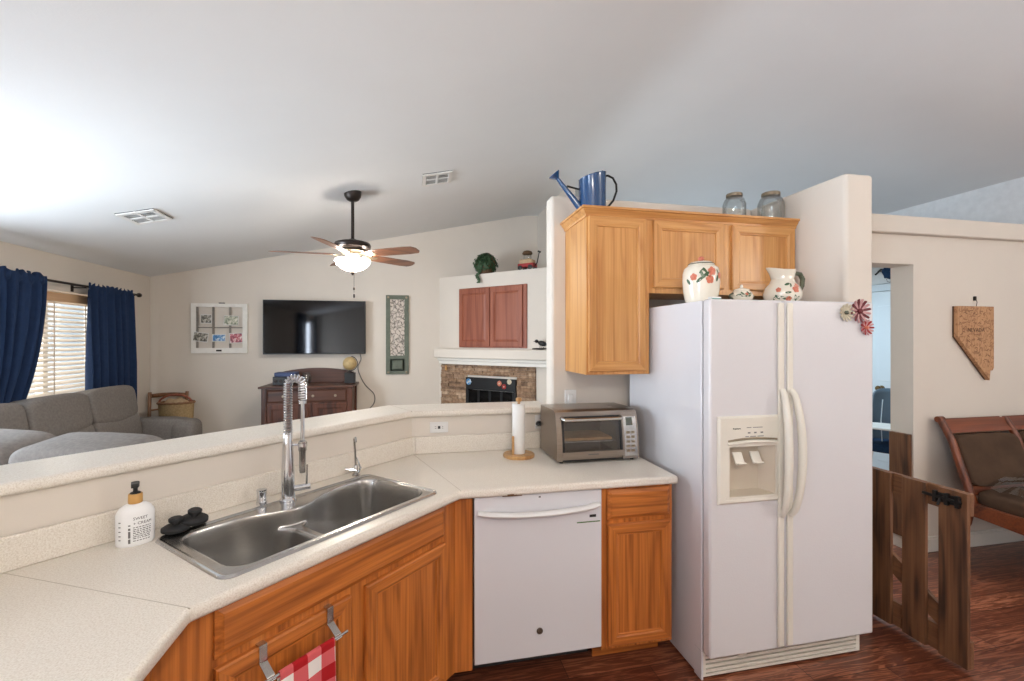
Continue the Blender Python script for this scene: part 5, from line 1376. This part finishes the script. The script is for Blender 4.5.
# chair with a basket in the corner
ch = thing('wooden_chair', 'brown wooden chair in the corner beyond the sofa arm', 'chair', (-2.84, 5.93, 0), radians(8))
T = TR(-2.84, 5.93, 0) @ RZ(8)
b = B(T); b.box(-.20, .20, -.20, .18, .46, .49); b.build('seat', M['chair_wood'], ch, bevel=.006)
for sx_ in (-1, 1):
    b = B(T); b.tube([(sx_ * .18, -.17, 0), (sx_ * .175, -.165, .46)], [.014, .019], 10); b.build('leg', M['chair_wood'], ch)
    b = B(T); b.tube([(sx_ * .18, .20, 0), (sx_ * .18, .165, .46), (sx_ * .18, .19, .72), (sx_ * .185, .22, .95)], [.016, .02, .018, .017], 10); b.build('leg', M['chair_wood'], ch)
for z in (.64, .74, .905):
    b = B(T); h_ = .045 if z > .8 else .02
    b.grid(lambda u, v: (-.185 + .37 * u, .165 + .075 * ((z - .46) / .49) + .02 * sin(pi * u), z - h_ / 2 + h_ * v + .012 * sin(pi * u)), 10, 2)
    q = b.build('back_slat', M['chair_wood'], ch); md = q.modifiers.new('thickness', 'SOLIDIFY'); md.thickness = .018
bk = thing('woven_basket', 'oval straw basket with red-brown rim and handle standing on the chair', 'basket', (-2.62, 5.77, .49))
c = (-2.66, 5.86, .491)
b = B(); b.lathe([(.13, 0), (.15, .01), (.165, .15), (.175, .360), (.170, .360), (.155, .15), (.14, .02), (0, .012)], c, n=36, sx=1.0, sy=.72); b.build('body', M['basket'], bk)
b = B(); b.tube([(c[0] + .176 * cos(2 * pi * i / 40), c[1] + .176 * .72 * sin(2 * pi * i / 40), c[2] + .363 + .004 * (i % 2)) for i in range(41)], .013, 8); b.build('rim', M['basket_rim'], bk)
b = B(); b.tube([(c[0] + .165 * cos(pi * i / 16), c[1] - .02, c[2] + .36 + .095 * sin(pi * i / 16)) for i in range(17)], .011, 8); b.build('handle', M['cherry_v'], bk)
clo = B(); clo.sell((c[0], c[1], c[2] + .345), (.12, .085, .06), .8, .9, 24, 14, fn=lambda q: q + Vector((0, 0, .012 * sin(q.x * 55) + .01 * sin(q.y * 70))))
tag(clo.build('folded_cloth', M['tan_cloth'], origin=(c[0], c[1], c[2] + .29), angle=60), 'pale cloth bundled inside the straw basket', 'cloth')

# curtains, rod, blind
rod_x = XL + .11
rd = thing('curtain_rod', 'dark bronze curtain rod with round end above the sofa window', 'curtain rod', (XL, 4.75, 2.06))
b = B(); b.tube([(rod_x, 3.40, 2.062), (rod_x, 5.77, 2.062)], .011, 10); b.build('pole', M['bronze'], rd)
for y in (3.39, 5.785):
    b = B(); b.sell((rod_x, y, 2.062), (.024, .034, .024), 1, 1, 16, 10); b.build('finial', M['bronze'], rd)
for y in (3.55, 4.95, 5.70):
    b = B(); b.box(XL, rod_x + .004, y - .006, y + .006, 2.043, 2.052).box(XL, XL + .006, y - .015, y + .015, 2.01, 2.08); b.build('bracket', M['bronze'], rd, smooth=False)
def curtain(label, yf_top, fn_edges, z_top, z_bot, folds, seed):
    b = B(); rng = random.Random(seed); phs = [rng.uniform(0, 6) for _ in range(4)]
    def f(u, v):
        z = z_top + (z_bot - z_top) * v
        ya, yb = fn_edges(v); y = ya + (yb - ya) * u
        amp = .020 + .028 * min(1, v * 2.5)
        x = rod_x + amp * sin(2 * pi * folds * u + phs[0] + .5 * sin(3 * v + phs[1])) + .010 * sin(2 * pi * folds * 2.3 * u + phs[2])
        if abs(z - 2.062) < .03: x = rod_x + (.016 if sin(2 * pi * folds * 2 * u + phs[3]) > 0 else .012) * (1 if x > rod_x else 1) + .006 * sin(2 * pi * folds * 2 * u)
        if v < .03: z += .012 * sin(2 * pi * folds * 1.7 * u + phs[3])
        return (x + .004, y, z)
    b.grid(f, 110, 60)
    o = b.build('navy_curtain', M['curtain'], origin=(rod_x, (fn_edges(0)[0] + fn_edges(0)[1]) / 2, z_bot), angle=80)
    md = o.modifiers.new('thickness', 'SOLIDIFY'); md.thickness = .004; md.offset = 1
    return tag(o, label, 'curtain', 'navy curtains by the sofa')
def eL(v):
    z = 2.10 - 1.95 * v; k = max(0, min(1, (2.0 - z) / .95)); return (3.62, 4.47 - .07 * k - .21 * k * k)
curtain('navy curtain on the left side of the sofa window, drawn back lower down', 0, eL, 2.10, .15, 8, 1)
curtain('navy curtain hanging straight on the right side of the sofa window', 0, lambda v: (4.955 + .0 * v, 5.63), 2.09, .15, 6, 4)
bl = thing('window_blind', 'white horizontal slat blind with tan valance in the sofa window', 'blind', (XL + .01, 4.75, WIN[3]))
b = B(); b.box(XL + .012, XL + .024, WIN[0] - .03, WIN[1] + .03, 1.905, 1.982); b.build('valance', M['tan_valance'], bl, bevel=.004)
b = B(); 
nsl = 23
for i in range(nsl):
    z = 1.90 - i * .0425
    b.box(-.024, .024, WIN[0] + .02, WIN[1] - .02, -.0014, .0014, T=TR(XL - .03, 0, z) @ RY(28))
b.build('slats', M['slat'], bl, smooth=False)
b = B(); b.box(XL - .055, XL - .005, WIN[0] + .02, WIN[1] - .02, .925, .945); b.build('bottom_rail', M['slat'], bl, bevel=.003)
b = B()
for y in (4.36, 4.75, 5.14): b.box(XL - .005, XL - .0045, y - .008, y + .008, .945, 1.905)
b.build('ladder_tape', M['slat'], bl, smooth=False)
# curtains at the sliding door, which the television screen mirrors
def bc(y0_, y1_, label, seed):
    b = B(); b.grid(lambda u, v: (XL + .10 + .03 * sin(u * 6.28 * (y1_ - y0_) / .13 + seed), y0_ + (y1_ - y0_) * u, 2.30 - 2.2 * v), 70, 10)
    o = b.build('navy_curtain', M['curtain'], origin=(XL + .1, (y0_ + y1_) / 2, .1), angle=80); md = o.modifiers.new('thickness', 'SOLIDIFY'); md.thickness = .004
    tag(o, label, 'curtain', 'navy curtains at the sliding door')
bc(-1.45, -.70, 'wide navy curtain beside the sliding door, mirrored in the television', 0); bc(-2.78, -2.62, 'narrow navy curtain in the corner beyond the sliding door', 2)

# fireplace wall: local frame x along the breast, -y towards the room
def FP(x, y): return x, y
Fm = TR(FD / 2, FD / 2, 0) @ RZ(-45)      # local (x,0) lies on X+Y=FD ; local -y faces the room
def L_of(X): return (X - FD / 2) * sqrt(2)          # local x from world X on the plane
l0, l1 = L_of(.355), L_of(1.385)
fs_ = B(Fm); rng = random.Random(2)
bx0, bx1, bz1 = L_of(.662), L_of(1.205), 1.095
z = .06
while z < 1.245:
    h_ = min(rng.choice([.026, .032, .040, .048, .055]), 1.25 - z); x = l0
    while x < l1 - .001:
        w_ = rng.uniform(.08, .26); xe = min(l1, x + w_)
        if l1 - xe < .05: xe = l1
        segs = [(x, xe)]
        if z < bz1:
            segs = [(a, c) for a, c in ((x, min(xe, bx0)), (max(x, bx1), xe)) if c - a > .004]
        d = rng.uniform(.016, .034)
        for a, c in segs: fs_.box(a + .0012, c - .0012, -d, -.001, z + .0012, min(z + h_, 1.25) - .0012)
        x = xe
    z += h_
ss = thing('stone_surround', 'stacked brown ledger-stone facing around the corner fireplace', 'fireplace surround', Fm.to_translation() + Vector((0, 0, 0)), radians(-45))
fs_.build('ledger_stones', M['stone'], ss, smooth=False, bevel=.003, seg=1)
b = B(Fm); b.box(l0 - .02, l1 + .05, -.32, -.002, 0, .055); b.build('hearth', M['stone'], ss, bevel=.004)
# mantel
mt = thing('mantel_shelf', 'off-white stepped mantel shelf above the stone fireplace', 'mantel', Fm @ Vector((0, 0, 1.25)), radians(-45))
m0, m1 = L_of(.360), L_of(1.62)
b = B(Fm); b.box(m0 + .02, m1, -.10, -.001, 1.252, 1.30).box(m0 + .01, m1, -.125, -.001, 1.30, 1.335); b.build('bed_mould', M['trim'], mt, bevel=.006)
b = B(Fm); b.box(m0 - .01, m1, -.165, -.001, 1.335, 1.452); b.build('shelf', M['wall'], mt, bevel=.01)
b = B(Fm); b.box(L_of(.36), m1, -.012, -.001, 2.33, 2.405); 
# firebox insert
fi = thing('fireplace_insert', 'black metal firebox with glass doors set in the stone', 'fireplace', Fm @ Vector((0, 0, .06)), radians(-45))
b = B(Fm); e = .035
b.box(bx0 + .004, bx1 - .004, -.045, -.002, bz1 - .155, bz1 - .004).box(bx0 + .004, bx0 + e, -.045, -.002, .06, bz1 - .15).box(bx1 - e, bx1 - .004, -.045, -.002, .06, bz1 - .15).box(bx0 + .004, bx1 - .004, -.045, -.002, .06, .16); b.build('surround_frame', M['black_metal'], fi, bevel=.004)
w4 = (bx1 - bx0 - 2 * e) / 4
for k in range(4):
    xa = bx0 + e + k * w4
    b = B(Fm); b.box(xa + .004, xa + w4 - .004, -.038, -.030, .165, bz1 - .16); q = b.build('glass_door', M['dark_glass'], fi)
    b = B(Fm); b.box(xa + .002, xa + .016, -.044, -.032, .165, bz1 - .16).box(xa + w4 - .016, xa + w4 - .002, -.044, -.032, .165, bz1 - .16); b.build('door_stile', M['black_metal'], q, smooth=False)
def rosette(X, z, r, m, label, spokes=8):
    x = L_of(X); t = thing('flower_magnet', label, 'magnet', Fm @ Vector((x, -.045, z)), radians(-45), 'flower magnets on the firebox')
    b = B(Fm)
    for k in range(spokes):
        a = 2 * pi * k / spokes; b.sell((x + r * .6 * cos(a), -.051, z + r * .6 * sin(a)), (r * .42, .005, r * .42), 1, 1, 10, 6)
    b.build('petals', M[m], t)
    b = B(Fm); b.sell((x, -.055, z), (r * .32, .008, r * .32), 1, 1, 12, 8); b.build('centre', M['cream_petal'], t)
rosette(.703, 1.035, .042, 'photo_blue', 'blue-grey flower magnet at the left of the black firebox')
rosette(1.040, 1.035, .034, 'rose', 'pink flower magnet on the right of the firebox, leftmost of three there')
rosette(1.088, 1.000, .032, 'red_paint', 'dark red flower magnet on the firebox, lowest one')
rosette(1.142, 1.062, .034, 'cream_petal', 'pale cream flower magnet at the right end of the firebox')
tm = B(Fm); tm.lathe([(.026, 0), (.026, .008), (0, .010)], T=Fm @ TR(L_of(.425), -.036, 1.205) @ RX(90), n=18) if False else tm.box(L_of(.425) - .018, L_of(.425) + .018, -.044, -.033, 1.165, 1.235)
tag(tm.build('gas_key_plate', M['pine'], origin=Fm @ Vector((L_of(.425), -.035, 1.2)), bevel=.006), 'small tan plate on the upper left of the fireplace stone', 'plate')
# built-in cabinet above the mantel
wcab = thing('wall_cabinet', 'reddish two-door cabinet built into the wall above the mantel', 'cabinet', Fm @ Vector((L_of(.92), 0, 1.46)), radians(-45))
c0, c1 = L_of(.572), L_of(1.300)
b = B(Fm); b.box(c0, c1, -.018, -.001, 1.470, 2.232); b.build('face_frame', M['cherry_v'], wcab, bevel=.002)
cm = (c0 + c1) / 2 - .01
for xa, xb in ((c0 + .012, cm - .006), (cm + .006, c1 - .05)):
    b = B(Fm); e = .004
    b.rings([(xa, xb, 1.488, 2.218, -.018), (xa, xb, 1.488, 2.218, -.034), (xa + e, xb - e, 1.492, 2.214, -.037), (xa + .055, xb - .055, 1.545, 2.16, -.037), (xa + .060, xb - .060, 1.55, 2.155, -.029), (xa + .085, xb - .085, 1.575, 2.13, -.036)])
    b.build('door', M['cherry_v'], wcab, angle=15)
# ivy on the ledge
ZL = 2.405
iv = thing('potted_ivy', 'trailing ivy in a round wicker pot on the high ledge', 'plant', Fm @ Vector((L_of(.80), .10, ZL)))
pcx = Fm @ Vector((L_of(.82), .09, ZL))
b = B(); b.lathe([(.07, 0), (.09, .01), (.12, .10), (.125, .15), (.115, .15), (.08, .02), (0, .015)], pcx, n=28); b.build('pot', M['moss_basket'], iv)
b = B(); b.tube([pcx + Vector((.13 * cos(a) * .707, -.13 * cos(a) * .707, .13 + .14 * sin(a))) for a in [pi * i / 16 for i in range(17)]], .012, 8)
b.tube([pcx + Vector((.115 * cos(a) * .707, -.115 * cos(a) * .707, .12 + .125 * sin(a))) for a in [pi * i / 16 for i in range(17)]], .010, 8); b.build('hoop', M['moss_basket'], iv)
b = B(); rng = random.Random(9)
def leaf(p, n, s, bb):
    n = n.normalized(); u = n.orthogonal().normalized(); u = Matrix.Rotation(rng.uniform(0, 6.28), 3, n) @ u; v = n.cross(u)
    q = [p + u * (s * a) + v * (s * c_) + n * (s * d) for a, c_, d in ((-.5, 0, -.1), (-.2, .38, 0), (.1, .24, .06), (.6, 0, -.12), (.1, -.24, .06), (-.2, -.38, 0), (0, 0, .1))]
    bb.add(q, [(0, 6, 1), (1, 6, 2), (2, 6, 3), (3, 6, 4), (4, 6, 5), (5, 6, 0)])
out_ = Vector((-.707, -.707, 0)); along = Vector((.707, -.707, 0))
for k in range(620):
    a, e_ = rng.uniform(0, 2 * pi), rng.uniform(-.75, 1.35); rr = rng.uniform(.11, .165)
    d = Vector((cos(a) * cos(e_), sin(a) * cos(e_), sin(e_))); leaf(pcx + Vector((0, 0, .135)) + Vector((d.x * rr, d.y * rr, d.z * rr * .85)), d + Vector((0, 0, .3)), rng.uniform(.035, .055), b)
for k in range(60):
    t_ = rng.random(); p = pcx + out_ * (.115 + .03 * t_) + along * (.02 * sin(9 * t_) - .02 + rng.uniform(-.02, .02)) + Vector((0, 0, .08 - .20 * t_)); leaf(p, out_ + Vector((0, 0, .3)), rng.uniform(.028, .042), b)
fo = b.build('foliage', M['ivy'], iv, smooth=False, weld=False); fo['kind'] = 'stuff'
# toy wagon with a jar
wg0 = Fm @ Vector((L_of(1.27), .07, ZL))
wg = thing('toy_wagon', 'small red toy wagon with upright black handle on the high ledge', 'toy wagon', wg0, radians(-45))
Tw = TR(*wg0) @ RZ(-45)
b = B(Tw); b.box(-.105, .105, -.05, .05, .035, .042).box(-.105, .105, -.052, -.047, .035, .078).box(-.105, .105, .047, .052, .035, .078).box(-.107, -.102, -.05, .05, .035, .078).box(.102, .107, -.05, .05, .035, .078); b.build('bed', M['red_paint'], wg, bevel=.002)
for sx_ in (-.07, .07):
    for sy_ in (-1, 1):
        b = B(Tw); b.lathe([(.028, 0), (.028, .012), (.012, .014), (0, .014)], T=TR(sx_, sy_ * .052, .028) @ RX(90 if sy_ < 0 else -90), n=18); b.build('wheel', M['black_plastic'], wg)
b = B(Tw); b.tube([(.105, 0, .045), (.135, 0, .08), (.165, 0, .205)], .006, 8).tube([(.165, -.025, .208), (.165, .025, .208)], .010, 8); b.build('handle', M['black_metal'], wg)
b = B(Tw); b.sell((0, 0, .092), (.098, .045, .042), .5, .4, 24, 12, fn=lambda q: q + Vector((0, 0, .006 * sin(q.x * 60)))); tag(b.build('cloth_bundle', M['tan_cloth'], origin=wg0 + Vector((0, 0, .045)), angle=60), 'tan cloth bundle lying in the red toy wagon', 'cloth')
lj0 = Tw @ Vector((-.005, .01, .128))
lj = thing('small_jar', 'little glass jar with a tan lid sitting on the wagon load', 'jar', lj0)
b = B(); b.lathe([(.042, 0), (.052, .01), (.050, .05), (.044, .062), (0, .062)], lj0, n=24); b.build('glass', M['glass'], lj)
b = B(); b.lathe([(.046, .062), (.058, .066), (.062, .080), (.050, .100), (.03, .108), (0, .110)], lj0, n=24); b.build('lid', M['moss_basket'], lj)
# little black bird on the mantel end
bd0 = Fm @ Vector((L_of(1.475), -.115, 1.4535))
bi = thing('bird_figurine', 'dark metal bird perched on a twig at the mantel end', 'figurine', bd0, radians(-45))
Tb = TR(*bd0) @ RZ(-45)
b = B(Tb); b.sell((0, 0, .075), (.055, .028, .030), .95, 1, 20, 14, T=RY(14)); b.sell((-.055, 0, .098), (.022, .019, .020), 1, 1, 16, 10)
b.tube([(-.072, 0, .098), (-.098, 0, .094)], [.007, .001], 8).tube([(.045, 0, .066), (.085, 0, .05), (.115, 0, .046)], [.016, .014, .010], 8, flat=.4)
b.tube([(-.005, -.008, .05), (-.008, -.008, .014)], .003, 6).tube([(.010, .008, .05), (.008, .008, .014)], .003, 6); b.build('body', M['black_metal'], bi)
b = B(Tb); b.tube([(-.11, 0, .010), (-.05, .004, .012), (.02, -.004, .010), (.09, 0, .016)], [.007, .010, .009, .005], 8).tube([(.02, 0, .012), (.05, -.02, .03)], .004, 6); b.build('twig', M['black_metal'], bi)
